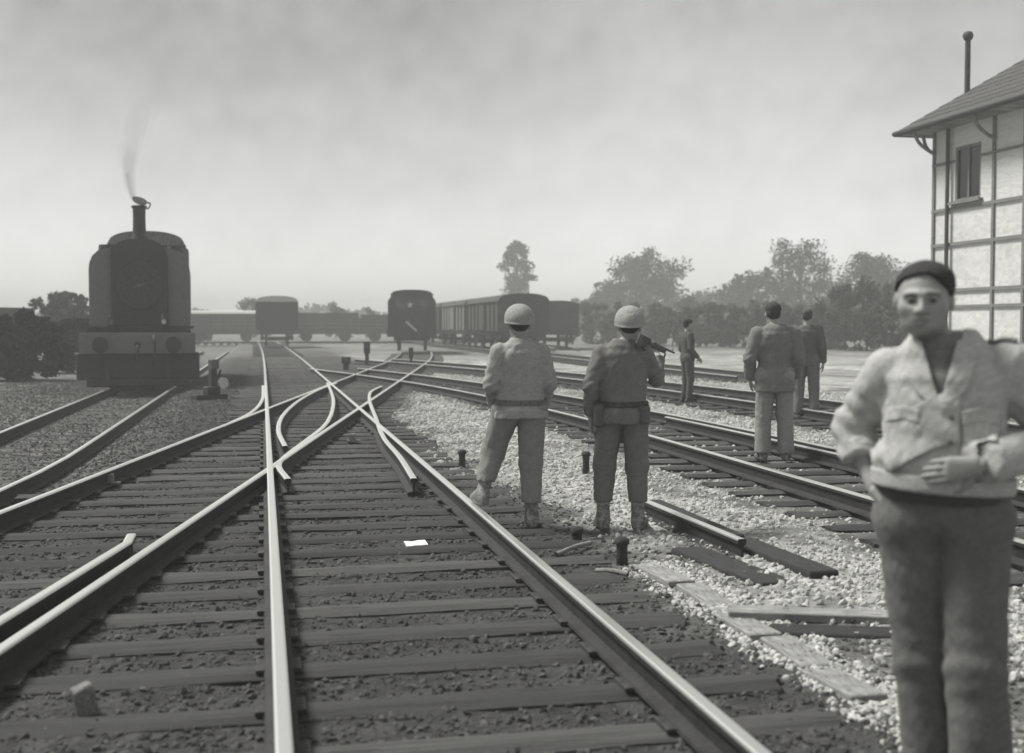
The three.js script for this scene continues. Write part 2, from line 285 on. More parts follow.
// ───────────────────────── people ─────────────────────────
// distance fields meshed on a grid (surface nets)
const len = (x, y, z) => Math.sqrt(x * x + y * y + z * z);
const smin = (a, b, k) => { const h = Math.max(k - Math.abs(a - b), 0) / k; return Math.min(a, b) - h * h * k * 0.25; };
const smax = (a, b, k) => -smin(-a, -b, k);
function cone(x, y, z, a, b, ra, rb) { // tapered capsule
  const dx = b[0] - a[0], dy = b[1] - a[1], dz = b[2] - a[2], px = x - a[0], py = y - a[1], pz = z - a[2];
  const t = clamp((px * dx + py * dy + pz * dz) / (dx * dx + dy * dy + dz * dz), 0, 1); return len(px - dx * t, py - dy * t, pz - dz * t) - lerp(ra, rb, t);
}
function ell(x, y, z, cx, cy, cz, rx, ry, rz) { x -= cx; y -= cy; z -= cz; const k0 = len(x / rx, y / ry, z / rz), k1 = len(x / (rx * rx), y / (ry * ry), z / (rz * rz)); return k1 < 1e-6 ? -Math.min(rx, ry, rz) : k0 * (k0 - 1) / k1; }
function nets(f, lo, hi, c) {
  const n = [0, 1, 2].map(i => Math.ceil((hi[i] - lo[i]) / c) + 1), [nx, ny, nz] = n, S = new Float32Array(nx * ny * nz), id = new Int32Array(nx * ny * nz).fill(-1), P = [], I = [];
  for (let k = 0, q = 0; k < nz; k++) for (let j = 0; j < ny; j++) for (let i = 0; i < nx; i++, q++) {
    if (((i | j | k) & 1) && i && j && k) { /* skip far cells cheaply */ const pv = S[q - (i & 1) - (j & 1) * nx - (k & 1) * nx * ny]; if (Math.abs(pv) > c * 5) { S[q] = pv; continue; } }
    S[q] = f(lo[0] + i * c, lo[1] + j * c, lo[2] + k * c);
  }
  const off = [0, 1, nx, nx + 1, nx * ny, nx * ny + 1, nx * ny + nx, nx * ny + nx + 1], E = [[0, 1], [2, 3], [4, 5], [6, 7], [0, 2], [1, 3], [4, 6], [5, 7], [0, 4], [1, 5], [2, 6], [3, 7]];
  for (let k = 0; k < nz - 1; k++) for (let j = 0; j < ny - 1; j++) for (let i = 0; i < nx - 1; i++) {
    const q = i + nx * (j + ny * k); let m = 0; for (let a = 0; a < 8; a++) if (S[q + off[a]] < 0) m |= 1 << a; if (m === 0 || m === 255) continue;
    let x = 0, y = 0, z = 0, w = 0;
    for (const [a, b] of E) { const va = S[q + off[a]], vb = S[q + off[b]]; if ((va < 0) === (vb < 0)) continue; const t = va / (va - vb); x += (a & 1) + t * ((b & 1) - (a & 1)); y += (a >> 1 & 1) + t * ((b >> 1 & 1) - (a >> 1 & 1)); z += (a >> 2) + t * ((b >> 2) - (a >> 2)); w++; }
    id[q] = P.length / 3; P.push(lo[0] + (i + x / w) * c, lo[1] + (j + y / w) * c, lo[2] + (k + z / w) * c);
  }
  const quad = (a, b, cc, d, flip) => { if (a < 0 || b < 0 || cc < 0 || d < 0) return; flip ? I.push(a, cc, b, a, d, cc) : I.push(a, b, cc, a, cc, d); };
  for (let k = 1; k < nz - 1; k++) for (let j = 1; j < ny - 1; j++) for (let i = 1; i < nx - 1; i++) {
    const q = i + nx * (j + ny * k), s = S[q] < 0;
    if (s !== S[q + 1] < 0) quad(id[q], id[q - nx], id[q - nx - nx * ny], id[q - nx * ny], s);
    if (s !== S[q + nx] < 0) quad(id[q], id[q - nx * ny], id[q - nx * ny - 1], id[q - 1], s);
    if (s !== S[q + nx * ny] < 0) quad(id[q], id[q - 1], id[q - 1 - nx], id[q - nx], s);
  }
  for (let t = 0; t < I.length; t += 3) { const w = I[t + 1]; I[t + 1] = I[t + 2]; I[t + 2] = w; }
  const g = new THREE.BufferGeometry(); g.setAttribute('position', new THREE.Float32BufferAttribute(P, 3)); g.setIndex(I); g.computeVertexNormals();
  const U = new Float32Array(P.length / 3 * 2); for (let i = 0; i < P.length / 3; i++) { U[i * 2] = (P[i * 3] + P[i * 3 + 2] * 0.7) / 0.3; U[i * 2 + 1] = (P[i * 3 + 1] + P[i * 3 + 2] * 0.3) / 0.3; }
  g.setAttribute('uv', new THREE.BufferAttribute(U, 2)); return g;
}
function bound(pts, pad) { const lo = [1e9, 1e9, 1e9], hi = [-1e9, -1e9, -1e9]; for (const p of pts) for (let i = 0; i < 3; i++) { lo[i] = Math.min(lo[i], p[i] - pad); hi[i] = Math.max(hi[i], p[i] + pad); } return [lo, hi]; }
function headField(x, y, z) { // origin between the eyes' height and the skull centre, facing +z
  let d = smin(ell(x, y, z, 0, 0.035, -0.012, 0.077, 0.09, 0.097), ell(x, y, z, 0, -0.038, 0.024, 0.066, 0.085, 0.07), 0.04);
  d = smin(d, ell(x, y, z, 0, -0.09, 0.04, 0.047, 0.034, 0.047), 0.03);
  d = smin(d, ell(x, y, z, 0, -0.06, 0.032, 0.058, 0.052, 0.056), 0.03);
  const ex = Math.abs(x);
  d = smin(d, ell(ex, y, z, 0.045, -0.026, 0.054, 0.024, 0.024, 0.026), 0.03);
  d = smin(d, cone(ex, y, z, [0.008, 0.02, 0.091], [0.045, 0.018, 0.074], 0.011, 0.01), 0.018);
  d = smax(d, -ell(ex, y, z, 0.032, -0.003, 0.1, 0.021, 0.015, 0.02), 0.016);
  d = smin(d, ell(ex, y, z, 0.032, -0.003, 0.0755, 0.0135, 0.012, 0.0135), 0.006);
  d = smin(d, cone(x, y, z, [0, 0.012, 0.09], [0, -0.036, 0.113], 0.0085, 0.0125), 0.014);
  d = smin(d, ell(ex, y, z, 0.012, -0.039, 0.1, 0.009, 0.008, 0.011), 0.01);
  d = smin(d, cone(ex, y, z, [0, -0.066, 0.0955], [0.021, -0.072, 0.085], 0.006, 0.004), 0.008);
  d = smin(d, cone(ex, y, z, [0, -0.079, 0.0945], [0.017, -0.08, 0.086], 0.007, 0.004), 0.008);
  d = smax(d, -cone(ex, y, z, [0, -0.0725, 0.104], [0.022, -0.0755, 0.094], 0.0028, 0.002), 0.004);
  d = smin(d, ell(ex, y, z, 0.08, -0.006, -0.006, 0.011, 0.032, 0.02), 0.01);
  return d;
}
function handBones(w, dir, palm, side, curl, spread = 0.12) { // palm + four fingers + thumb leaving the side of the palm
  const D = V(...dir).normalize(), N = V(...palm); N.addScaledVector(D, -N.dot(D)).normalize(); const S = V().crossVectors(D, N).multiplyScalar(side), W = V(...w), out = [];
  const P = (a, b, c) => W.clone().addScaledVector(D, a).addScaledVector(S, b).addScaledVector(N, c), arr = v => [v.x, v.y, v.z];
  for (const [b, l] of [[0.026, 0.088], [0.009, 0.092], [-0.009, 0.088], [-0.026, 0.08]]) out.push([arr(P(0.012, b * 0.6, 0)), arr(P(l, b, 0.002)), 0.0165, 0.0125]);
  [[0.027, 0.088, 0.072], [0.009, 0.092, 0.08], [-0.009, 0.088, 0.075], [-0.027, 0.08, 0.058]].forEach(([b, l, fl], i) => {
    let p = P(l, b, 0.002), a = curl * (0.5 + 0.06 * i); const sp = b * spread * 12;
    for (let s = 0; s < 3; s++) { const sl = fl * [0.45, 0.32, 0.25][s], dd = D.clone().multiplyScalar(Math.cos(a)).addScaledVector(N, Math.sin(a)).addScaledVector(S, sp * 0.3).normalize(), q = p.clone().addScaledVector(dd, sl); out.push([arr(p), arr(q), 0.0098 - s * 0.0009, 0.0091 - s * 0.001]); p = q; a += curl * 0.75; }
  });
  let p = P(0.028, 0.03, 0.006), a = 0.75; for (let s = 0; s < 3; s++) { const dd = D.clone().multiplyScalar(Math.cos(a)).addScaledVector(S, Math.sin(a)).addScaledVector(N, 0.35 + 0.2 * s).normalize(), q = p.clone().addScaledVector(dd, [0.042, 0.032, 0.024][s]); out.push([arr(p), arr(q), 0.0135 - s * 0.0018, 0.0118 - s * 0.0016]); p = q; a -= 0.28; }
  return out;
}
const JBASE = { head: [0, 1.615, 0.02], neck: [0, 1.46, -0.012], shL: [0.178, 1.415, -0.015], shR: [-0.178, 1.415, -0.015], elL: [0.25, 1.13, -0.04], elR: [-0.25, 1.13, -0.04], wrL: [0.25, 0.9, 0.05], wrR: [-0.25, 0.9, 0.05], hipL: [0.092, 0.93, 0], hipR: [-0.092, 0.93, 0], knL: [0.115, 0.5, 0.025], knR: [-0.115, 0.5, 0.025], anL: [0.125, 0.09, -0.02], anR: [-0.125, 0.09, -0.02], toL: [0.155, 0.035, 0.165], toR: [-0.155, 0.035, 0.165] };
const TORSO = [[0.86, 0.165, 0.115, 0], [0.96, 0.172, 0.12, 0], [1.06, 0.155, 0.108, 0.005], [1.18, 0.162, 0.115, 0.008], [1.3, 0.178, 0.122, 0.004], [1.38, 0.172, 0.112, -0.004], [1.44, 0.12, 0.082, -0.01], [1.5, 0.062, 0.058, -0.012]];
function torsoField(x, y, z, T, grow) {
  let i = 0; while (i < T.length - 2 && y > T[i + 1][0]) i++; const a = T[i], b = T[i + 1], t = clamp((y - a[0]) / (b[0] - a[0]), 0, 1), s = t * t * (3 - 2 * t), A = lerp(a[1], b[1], s) + grow, B = lerp(a[2], b[2], s) + grow, zo = lerp(a[3], b[3], s);
  const r = Math.sqrt((x / A) ** 2 + ((z - zo) / B) ** 2), d = (r - 1) * Math.min(A, B), top = T[T.length - 1][0] + grow * 0.5;
  return Math.max(d, y - top, T[0][0] - y);
}
const coat = (v, extra = {}) => std(v, 0.95, { map: weaveT, bumpMap: rep(grainB, 3, 3), bumpScale: 0.0015, ...extra });
function figure(o) {
  const J = { ...JBASE, ...o.joints }, c = o.cell, root = thing('person', o.label, 'person', o.at, o.turn, o.group), T = o.torso || TORSO, seed = o.seed;
  if (o.scale) root.scale.setScalar(o.scale);
  const skin = o.skin ?? 0.27, hy = o.headYaw || 0, hp = o.headPitch || 0, cyw = Math.cos(-hy), syw = Math.sin(-hy), cp = Math.cos(hp), sp = Math.sin(hp), HC = J.head, hs = o.headScale || [1, 1];
  const headF = (x, y, z) => { x = (x - HC[0]) / hs[0]; y = (y - HC[1]) / hs[1]; z -= HC[2]; let X = cyw * x + syw * z, Z = -syw * x + cyw * z; const Y = cp * y + sp * Z; Z = -sp * y + cp * Z; return headField(X, Y, Z) * Math.min(hs[0], hs[1]); };
  const limb = (x, y, z, g, k) => { let d = 1; for (const s of ['L', 'R']) { d = smin(d, cone(x, y, z, J['sh' + s], J['el' + s], 0.056 + g, 0.043 + g), k); d = smin(d, cone(x, y, z, J['el' + s], J['wr' + s], 0.042 + g, 0.027 + g), k); } return d; };
  const legs = (x, y, z, g, k, low) => { let d = 1; for (const s of ['L', 'R']) { let e = cone(x, y, z, J['hip' + s], J['kn' + s], 0.083 + g, 0.056 + g * 1.1); e = smin(e, cone(x, y, z, J['kn' + s], J['an' + s], 0.054 + g * 1.15, 0.038 + g * low), k); d = Math.min(d, e); } return d; };
  const hands = ['L', 'R'].map(s => handBones(J['wr' + s], o['hand' + s]?.dir || V(...J['wr' + s]).sub(V(...J['el' + s])).toArray(), o['hand' + s]?.palm || [s === 'L' ? -1 : 1, 0, 0.1], s === 'L' ? 1 : -1, o['hand' + s]?.curl ?? 0.35));
  // skin: one body with head, arms, hands and legs
  const parts = [];
  const all = Object.values(J);
  { const [lo, hi] = bound(all.filter((p, i) => true), 0.16); parts.push(nets((x, y, z) => { let d = Math.max(torsoField(x, y, z, T, -0.016), 0.95 - y); d = smin(d, limb(x, y, z, -0.003, 0.03), 0.04); d = smin(d, cone(x, y, z, J.neck, [HC[0], HC[1] - 0.06, HC[2] - 0.015], 0.058, 0.052), 0.03); d = smin(d, legs(x, y, z, -0.014, 0.03, 0.4), 0.02); return d; }, lo, hi, 0.014)); }
  const hc = o.headCell || c * 0.6; parts.push(nets((x, y, z) => smin(headF(x, y, z), cone(x, y, z, J.neck, [HC[0], HC[1] - 0.06, HC[2] - 0.015], 0.058, 0.052), 0.025), [HC[0] - 0.13, HC[1] - 0.15, HC[2] - 0.14], [HC[0] + 0.13, HC[1] + 0.15, HC[2] + 0.15], hc));
  hands.forEach(B => { const [lo, hi] = bound(B.flatMap(b => [b[0], b[1]]), 0.03); parts.push(nets((x, y, z) => { let d = 1; B.forEach((b, i) => { const e = cone(x, y, z, b[0], b[1], b[2], b[3]); d = i < 4 ? smin(d, e, 0.016) : smin(d, e, 0.004); }); return d; }, lo, hi, o.handCell || 0.006)); });
  const bodyGeo = mergeGeometries(parts), bp = bodyGeo.attributes.position, bc = new Float32Array(bp.count * 3);
  for (let i = 0; i < bp.count; i++) {
    const x0 = (bp.getX(i) - HC[0]) / hs[0], y0 = (bp.getY(i) - HC[1]) / hs[1], z0 = bp.getZ(i) - HC[2]; let X = cyw * x0 + syw * z0, Z = -syw * x0 + cyw * z0; const Y = cp * y0 + sp * Z; Z = -sp * y0 + cp * Z;
    let v = skin * (1 + 0.12 * n3(bp.getX(i) * 30, bp.getY(i) * 30, bp.getZ(i) * 30)); const ex = Math.abs(X);
    if (Math.abs(Y) < 0.14 && len(X, Y, Z) < 0.17) {
      if (Z > 0.06 && Math.abs(Y + 0.073) < 0.011 && ex < 0.022 - Math.abs(Y + 0.073) * 0.6) v *= 0.68;                                        // lips
      if (Z > 0.06 && Math.hypot(ex - 0.032, (Y + 0.003) * 2.1) < 0.0125) v = Math.hypot(ex - 0.032, Y + 0.003) < 0.008 ? 0.012 : 0.12; // eyes
      if (Z > 0.05 && Math.abs(Y - 0.021 + (ex - 0.03) * (ex - 0.03) * 6) < 0.0045 && ex > 0.014 && ex < 0.05) v *= 0.45;     // brows
      if (o.stubble && Y < -0.045 && Y > -0.125 && Z > 0) v *= 0.84 + 0.12 * n3(X * 260, Y * 260, Z * 260);
      if (o.moustache && Z > 0.07 && Math.abs(Y + 0.056 + ex * 0.16) < 0.0055 && ex < 0.026) v = 0.07 + 0.05 * n3(X * 300, Y * 300, Z * 300);
    }
    bc.set([v * 1.0, v * 1.003, v * 0.97], i * 3);
  }
  bodyGeo.setAttribute('color', new THREE.BufferAttribute(bc, 3));
  mesh('body', bodyGeo, new THREE.MeshStandardMaterial({ vertexColors: true, roughness: 0.6 }), root);
  // clothes follow the body, with folds
  const fold = (x, y, z, a) => a * (n3(x * 9 + y * 4 + seed, y * 6 + x * 3, z * 9) * 0.5 + 1.15 * (0.2 - Math.abs(n3(x * 15 + y * 9 + seed, y * 6 - x * 4, z * 15 + y * 3))) + 0.4 * (0.2 - Math.abs(n3(x * 34 - y * 14, y * 15 + seed, z * 34))));
  const hem = o.hem, jg = o.jacketGrow ?? 0.018, coll = o.collar ?? 1.5;
  const cuff = {}; for (const s of ['L', 'R']) { const u = o['cuff' + s] ?? 0.93; cuff[s] = V(...J['el' + s]).lerp(V(...J['wr' + s]), u).toArray(); }
  const TJ = o.jacketTorso || T;
  const jacketBase = (x, y, z) => {
    let d = torsoField(x, y, z, TJ, jg); d = Math.max(d, hem - y);
    let a = 1; for (const s of ['L', 'R']) { const gx = J['el' + s]; let e = cone(x, y, z, J['sh' + s], gx, 0.06 + jg * 0.8, 0.044 + jg * 0.8); e = smin(e, cone(x, y, z, gx, cuff[s], 0.044 + jg * 0.8, 0.038 + jg * 0.8), 0.02); // creases where the sleeve bends
      const de = len(x - gx[0], y - gx[1], z - gx[2]); e += 0.006 * Math.sin((y + x * 0.6) * 95 + seed) * Math.exp(-de * de * 60);
      const al = V(...cuff[s]).sub(V(...gx)).normalize(); e = smax(e, (x - cuff[s][0]) * al.x + (y - cuff[s][1]) * al.y + (z - cuff[s][2]) * al.z - 0.012, 0.01); a = Math.min(a, e); }
    d = smin(d, a, 0.025); return d + fold(x, y, z, 0.011) + (o.bulge ? o.bulge(x, y, z) : 0);
  };
  const openF = o.open || null;
  const jf = (x, y, z) => { let d = smax(jacketBase(x, y, z), y - coll - 0.4 * Math.abs(z + 0.03) * (z < 0 ? -0.3 : 0.2), 0.012); if (openF) d = smax(d, openF(x, y, z), 0.006); return d; };
  { const [lo, hi] = bound([J.shL, J.shR, J.elL, J.elR, J.wrL, J.wrR, [0, hem, -0.1], [0, hem, 0.14], [0.18, 1.4, 0.1]], 0.13); mesh(o.jacketName || 'jacket', nets(jf, lo, hi, c), coat(o.jacket, o.jacketExtra), root); }
  if (openF) { const [lo, hi] = bound([[-0.12, 1.1, 0], [0.12, 1.55, 0.12]], 0.06); mesh('shirt', nets((x, y, z) => Math.max(torsoField(x, y, z, TJ, jg - 0.012) + fold(x, y, z, 0.006), Math.abs(x) - 0.15, -z - 0.02, 1.12 - y, y - coll + 0.015), lo, hi, c), coat(o.shirt ?? 0.12), root); }
  if (o.flaps) o.flaps(root, jacketBase, c);
  const tg = o.trouserGrow ?? 0.022, waist = o.waist ?? 1.05;
  { const [lo, hi] = bound([J.hipL, J.hipR, J.knL, J.knR, J.anL, J.anR, [0, waist, 0]], 0.16);
    mesh('trousers', nets((x, y, z) => { let d = smax(Math.max(torsoField(x, y, z, T, 0.004), y - waist), 0.93 - y, 0.06); let e = legs(x, y, z, tg, 0.03, o.trouserLow ?? 1.3); const crotch = Math.abs(x) < 0.03 && y < 0.82 ? 0 : 0; d = smin(d, e + crotch, 0.09); for (const s of ['L', 'R']) { const k = J['kn' + s]; const q = len(x - k[0], y - k[1], z - k[2]); d += 0.0022 * Math.sin((y - z * 0.5) * 80 + seed * 3) * Math.exp(-q * q * 50); } d = smax(d, (o.trouserHem ?? 0.1) + (x > 0 ? J.anL[1] - 0.09 : J.anR[1] - 0.09) - y, 0.01); return d + fold(x, y, z, o.trouserFold ?? 0.009); }, lo, hi, c), coat(o.trousers), root); }
  for (const s of ['L', 'R']) { const a = J['an' + s], t = J['to' + s], heel = [a[0] - (t[0] - a[0]) * 0.25, t[1] + 0.005, a[2] - (t[2] - a[2]) * 0.25], top = V(...a).lerp(V(...J['kn' + s]), o.bootTop ?? 0.16).toArray();
    const [lo, hi] = bound([a, t, heel, top], 0.09);
    mesh('boot', nets((x, y, z) => { let d = cone(x, y, z, a, top, 0.05, 0.054); d = smin(d, cone(x, y, z, heel, t, 0.042, 0.045), 0.05); d = smin(d, cone(x, y, z, a, [lerp(a[0], t[0], 0.6), t[1] + 0.03, lerp(a[2], t[2], 0.6)], 0.045, 0.04), 0.04); return smax(d, t[1] - 0.032 - y, 0.006) + 0.003 * n3(x * 40, y * 40, z * 40); }, lo, hi, Math.max(c, 0.009)), std(o.boots ?? 0.05, 0.7, { map: rustT }), root); }
  return { root, J, headF, jacketBase, HC, hs };
}
function headwear(fig, name, field, mat, c, pad = 0.17, cy = 0.05) { const H = fig.HC, s = fig.hs; return mesh(name, nets((x, y, z) => field((x - H[0]) / s[0], (y - H[1]) / s[1], z - H[2]) * Math.min(s[0], s[1]), [H[0] - pad, H[1] - 0.13 + cy, H[2] - pad], [H[0] + pad, H[1] + 0.14 + cy, H[2] + pad], c), mat, fig.root); }
const helmetField = tilt => (x, y, z) => { const Y = y - tilt * z; let d = ell(x, Y, z, 0, 0.052, -0.006, 0.118, 0.115, 0.138); d = Math.abs(d + 0.004) - 0.006; d = smax(d, 0.022 - Y + 0.12 * Math.max(0, Math.abs(x) - 0.06) * 0, 0.004); const r = Math.hypot(x / 0.117, (z + 0.006) / 0.139); const rim = Math.hypot((r - 1) * 0.117, (Y - 0.018)) - 0.006; return smin(d, rim, 0.012) + 0.0012 * n3(x * 70, y * 70, z * 70); };
const capField = (x, y, z) => { let d = ell(x, y, z, 0, 0.06, -0.012, 0.088, 0.08, 0.108); d = smax(d, 0.05 - y + z * 0.1, 0.01); return d + 0.002 * n3(x * 40, y * 40, z * 40); };
const hairField = (x, y, z) => { let d = ell(x, y, z, 0, 0.03, -0.018, 0.081, 0.096, 0.101); d = smax(d, z - 0.055 + Math.max(0, 0.06 - y) * 0.9, 0.02); d = smax(d, -0.075 - y, 0.01); return d + 0.003 * n3(x * 60, y * 30, z * 60); };

// soldier stepping onto the rail
const ground = (x, z) => groundHeight(x, z);
{
  const p = G(520, 527, 0); const f = figure({ label: 'helmeted soldier in pale field jacket, back turned, one foot up on the rail', at: [p.x, ground(p.x, p.z) + 0.005, p.z], turn: Math.PI - 0.1, group: 'two helmeted soldiers seen from behind', seed: 3, cell: 0.011, headCell: 0.008, scale: 0.965, hem: 0.87, waist: 0.93, jacketTorso: [[0.78, 0.205, 0.15, 0], [0.92, 0.2, 0.15, 0], [1.0, 0.17, 0.125, 0], [1.08, 0.168, 0.12, 0.005], [1.18, 0.172, 0.12, 0.008], [1.3, 0.178, 0.122, 0.004], [1.37, 0.165, 0.112, -0.004], [1.43, 0.115, 0.085, -0.01], [1.5, 0.064, 0.06, -0.012]], jacket: 0.4, trousers: 0.29, boots: 0.3, jacketGrow: 0.018, trouserGrow: 0.034, trouserLow: 0.95, trouserHem: 0.2, bootTop: 0.3, collar: 1.5,
    joints: { head: [0.0, 1.6, 0.05], neck: [0, 1.455, 0.0], shL: [0.165, 1.385, -0.01], shR: [-0.165, 1.385, -0.01], elL: [0.235, 1.13, -0.03], elR: [-0.232, 1.14, -0.02], wrL: [0.19, 0.97, 0.17], wrR: [-0.2, 0.96, 0.16], knL: [0.2, 0.6, 0.13], anL: [0.3, 0.26, 0.02], toL: [0.34, 0.215, 0.2], hipL: [0.1, 0.93, 0.01], knR: [-0.09, 0.5, 0.03], anR: [-0.09, 0.09, -0.03], toR: [-0.11, 0.035, 0.155] } });
  headwear(f, 'hair', hairField, std(0.04, 0.9), 0.009);
  headwear(f, 'helmet', helmetField(0.1), std(0.36, 0.8, { map: weaveT }), 0.008, 0.18, 0.06);
  mesh('belt', nets((x, y, z) => Math.max(Math.abs(f.jacketBase(x, y, z) - 0.006) - 0.004, Math.abs(y - 0.995) - 0.022, Math.abs(x) - 0.215), [-0.24, 0.95, -0.18], [0.24, 1.04, 0.2], 0.008), coat(0.2), f.root);
}
{
  const p = G(622, 529, 0); const f = figure({ label: 'helmeted soldier in darker jacket, back turned, with belt pouches and rifle on shoulder', at: [p.x, ground(p.x, p.z) + 0.005, p.z], turn: Math.PI - 0.28, group: 'two helmeted soldiers seen from behind', seed: 8, cell: 0.011, headCell: 0.008, scale: 0.96, hem: 0.84, waist: 0.9, jacketTorso: [[0.78, 0.205, 0.15, 0], [0.92, 0.2, 0.15, 0], [1.0, 0.17, 0.125, 0], [1.08, 0.168, 0.12, 0.005], [1.18, 0.172, 0.12, 0.008], [1.3, 0.178, 0.122, 0.004], [1.37, 0.165, 0.112, -0.004], [1.43, 0.115, 0.085, -0.01], [1.5, 0.064, 0.06, -0.012]], jacket: 0.2, trousers: 0.19, boots: 0.3, jacketGrow: 0.017, trouserGrow: 0.03, trouserLow: 0.95, trouserHem: 0.22, bootTop: 0.36, collar: 1.5,
    joints: { head: [-0.055, 1.59, 0.045], neck: [-0.025, 1.455, 0.0], shL: [0.165, 1.385, -0.01], shR: [-0.165, 1.385, -0.01], elL: [0.25, 1.14, -0.07], wrL: [0.25, 0.9, 0.0], elR: [-0.27, 1.18, 0.07], wrR: [-0.29, 1.33, 0.29], knL: [0.14, 0.5, 0.03], anL: [0.15, 0.09, -0.02], toL: [0.19, 0.035, 0.15], knR: [-0.115, 0.5, 0.02], anR: [-0.125, 0.09, -0.03], toR: [-0.17, 0.035, 0.14] }, handR: { dir: [0.15, 0.25, 1], palm: [0.3, 1, 0], curl: 0.7 } });
  headwear(f, 'hair', hairField, std(0.03, 0.9), 0.009);
  headwear(f, 'helmet', helmetField(0.16), std(0.36, 0.8, { map: weaveT }), 0.008, 0.18, 0.06);
  mesh('belt', nets((x, y, z) => Math.max(Math.abs(f.jacketBase(x, y, z) - 0.007) - 0.005, Math.abs(y - 0.99) - 0.026, Math.abs(x) - 0.22), [-0.24, 0.94, -0.2], [0.24, 1.04, 0.2], 0.008), coat(0.07), f.root);
  const pouch = (x, y, z, w, h, t) => { const m = mesh('pouch', [box(w, h, t, 0, 0, 0, 0.032), box(w * 1.04, h * 0.42, t * 1.08, 0, h * 0.3, 0, 0.03)], coat(0.13), f.root); m.position.set(x, y, z); m.rotation.y = Math.atan2(x, z) ; return m; };
  pouch(0.19, 0.9, -0.07, 0.13, 0.18, 0.08); pouch(-0.165, 0.91, -0.1, 0.11, 0.14, 0.07);
  // the rifle lies over the right shoulder, held by the raised hand
  const r = thing('rifle', 'slim dark rifle over the shoulder of the soldier in the darker jacket', 'rifle', [p.x, ground(p.x, p.z) + 0.005, p.z], Math.PI - 0.28);
  const a = V(-0.13, 1.475, -0.16), b = V(-0.43, 1.34, 0.72), d = b.clone().sub(a).normalize(), q = t => a.clone().addScaledVector(d, t);
  const st = mesh('stock', [bar(q(0), q(0.2), 0.035, 0.085), rod(q(0.18), q(0.34), 0.026, 0.022, 10), bar(q(0.32), q(0.66), 0.036, 0.04)], std(0.05, 0.6), r); st.scale.setScalar(0.97);
  const br = mesh('barrel', [rod(q(0.4).add(V(0, 0.022, 0)), q(0.96).add(V(0, 0.022, 0)), 0.011, 0.009, 10), bar(q(0.92).add(V(0, 0.03, 0)), q(0.93).add(V(0, 0.055, 0)), 0.006)], std(0.03, 0.4, { metalness: 0.4 }), r); br.scale.setScalar(0.97);
  const sl = mesh('sling', tube([q(0.04).add(V(0, -0.04, 0)), q(0.25).add(V(-0.02, -0.13, 0)), q(0.5).add(V(-0.02, -0.12, 0)), q(0.7).add(V(0, -0.02, 0))], 0.008, 20, 6), coat(0.08), r); sl.scale.setScalar(0.97);
}
// the three men farther off
{
  const p = G(774, 463, 0); const f = figure({ label: 'broad man in long grey jacket and cap, back turned, standing between the curving rails', at: [p.x, ground(p.x, p.z) + 0.03, p.z], turn: Math.PI - 0.32, group: 'men standing among the farther tracks', seed: 13, cell: 0.014, headCell: 0.01, scale: 1.02, hem: 0.76, jacket: 0.22, trousers: 0.32, boots: 0.22, jacketGrow: 0.032, trouserGrow: 0.03, trouserLow: 1.7, trouserHem: 0.09,
    jacketTorso: [[0.7, 0.185, 0.13, 0], [0.86, 0.18, 0.125, 0], [0.96, 0.168, 0.115, 0], [1.06, 0.15, 0.105, 0.005], [1.18, 0.16, 0.112, 0.008], [1.3, 0.185, 0.122, 0.004], [1.38, 0.18, 0.112, -0.004], [1.44, 0.125, 0.082, -0.01], [1.5, 0.062, 0.058, -0.012]],
    joints: { shL: [0.19, 1.39, -0.01], shR: [-0.19, 1.39, -0.01], elL: [0.275, 1.12, -0.05], elR: [-0.25, 1.12, -0.05], wrL: [0.26, 0.9, 0.08], wrR: [-0.24, 0.93, 0.1], head: [0.02, 1.6, 0.03] } });
  headwear(f, 'hair', hairField, std(0.04, 0.9), 0.01); headwear(f, 'cap', capField, coat(0.05), 0.01);
}
{
  const p = G(806, 420, 0); const f = figure({ label: 'man in dark jacket partly behind the broad man in the long jacket', at: [p.x, ground(p.x, p.z) + 0.02, p.z], turn: Math.PI - 0.5, group: 'men standing among the farther tracks', seed: 17, cell: 0.016, headCell: 0.012, handCell: 0.009, scale: 1.03, hem: 0.8, jacket: 0.14, trousers: 0.18, boots: 0.12, jacketGrow: 0.022, trouserGrow: 0.026, trouserLow: 1.5, joints: {} });
  headwear(f, 'hair', hairField, std(0.05, 0.9), 0.012); headwear(f, 'cap', capField, coat(0.09), 0.012);
}
{
  const p = G(687, 403, 0); const f = figure({ label: 'slim dark-clad man standing sideways, farthest of the standing men', at: [p.x, ground(p.x, p.z) + 0.02, p.z], turn: Math.PI - 1.5, group: 'men standing among the farther tracks', seed: 19, cell: 0.016, headCell: 0.012, handCell: 0.009, scale: 0.95, hem: 0.82, jacket: 0.09, trousers: 0.095, boots: 0.05, jacketGrow: 0.016, trouserGrow: 0.02, trouserLow: 1.3, joints: { wrL: [0.24, 0.92, 0.1], wrR: [-0.22, 0.95, 0.14] } });
  headwear(f, 'hair', hairField, std(0.03, 0.9), 0.012); headwear(f, 'cap', capField, coat(0.03), 0.012);
}
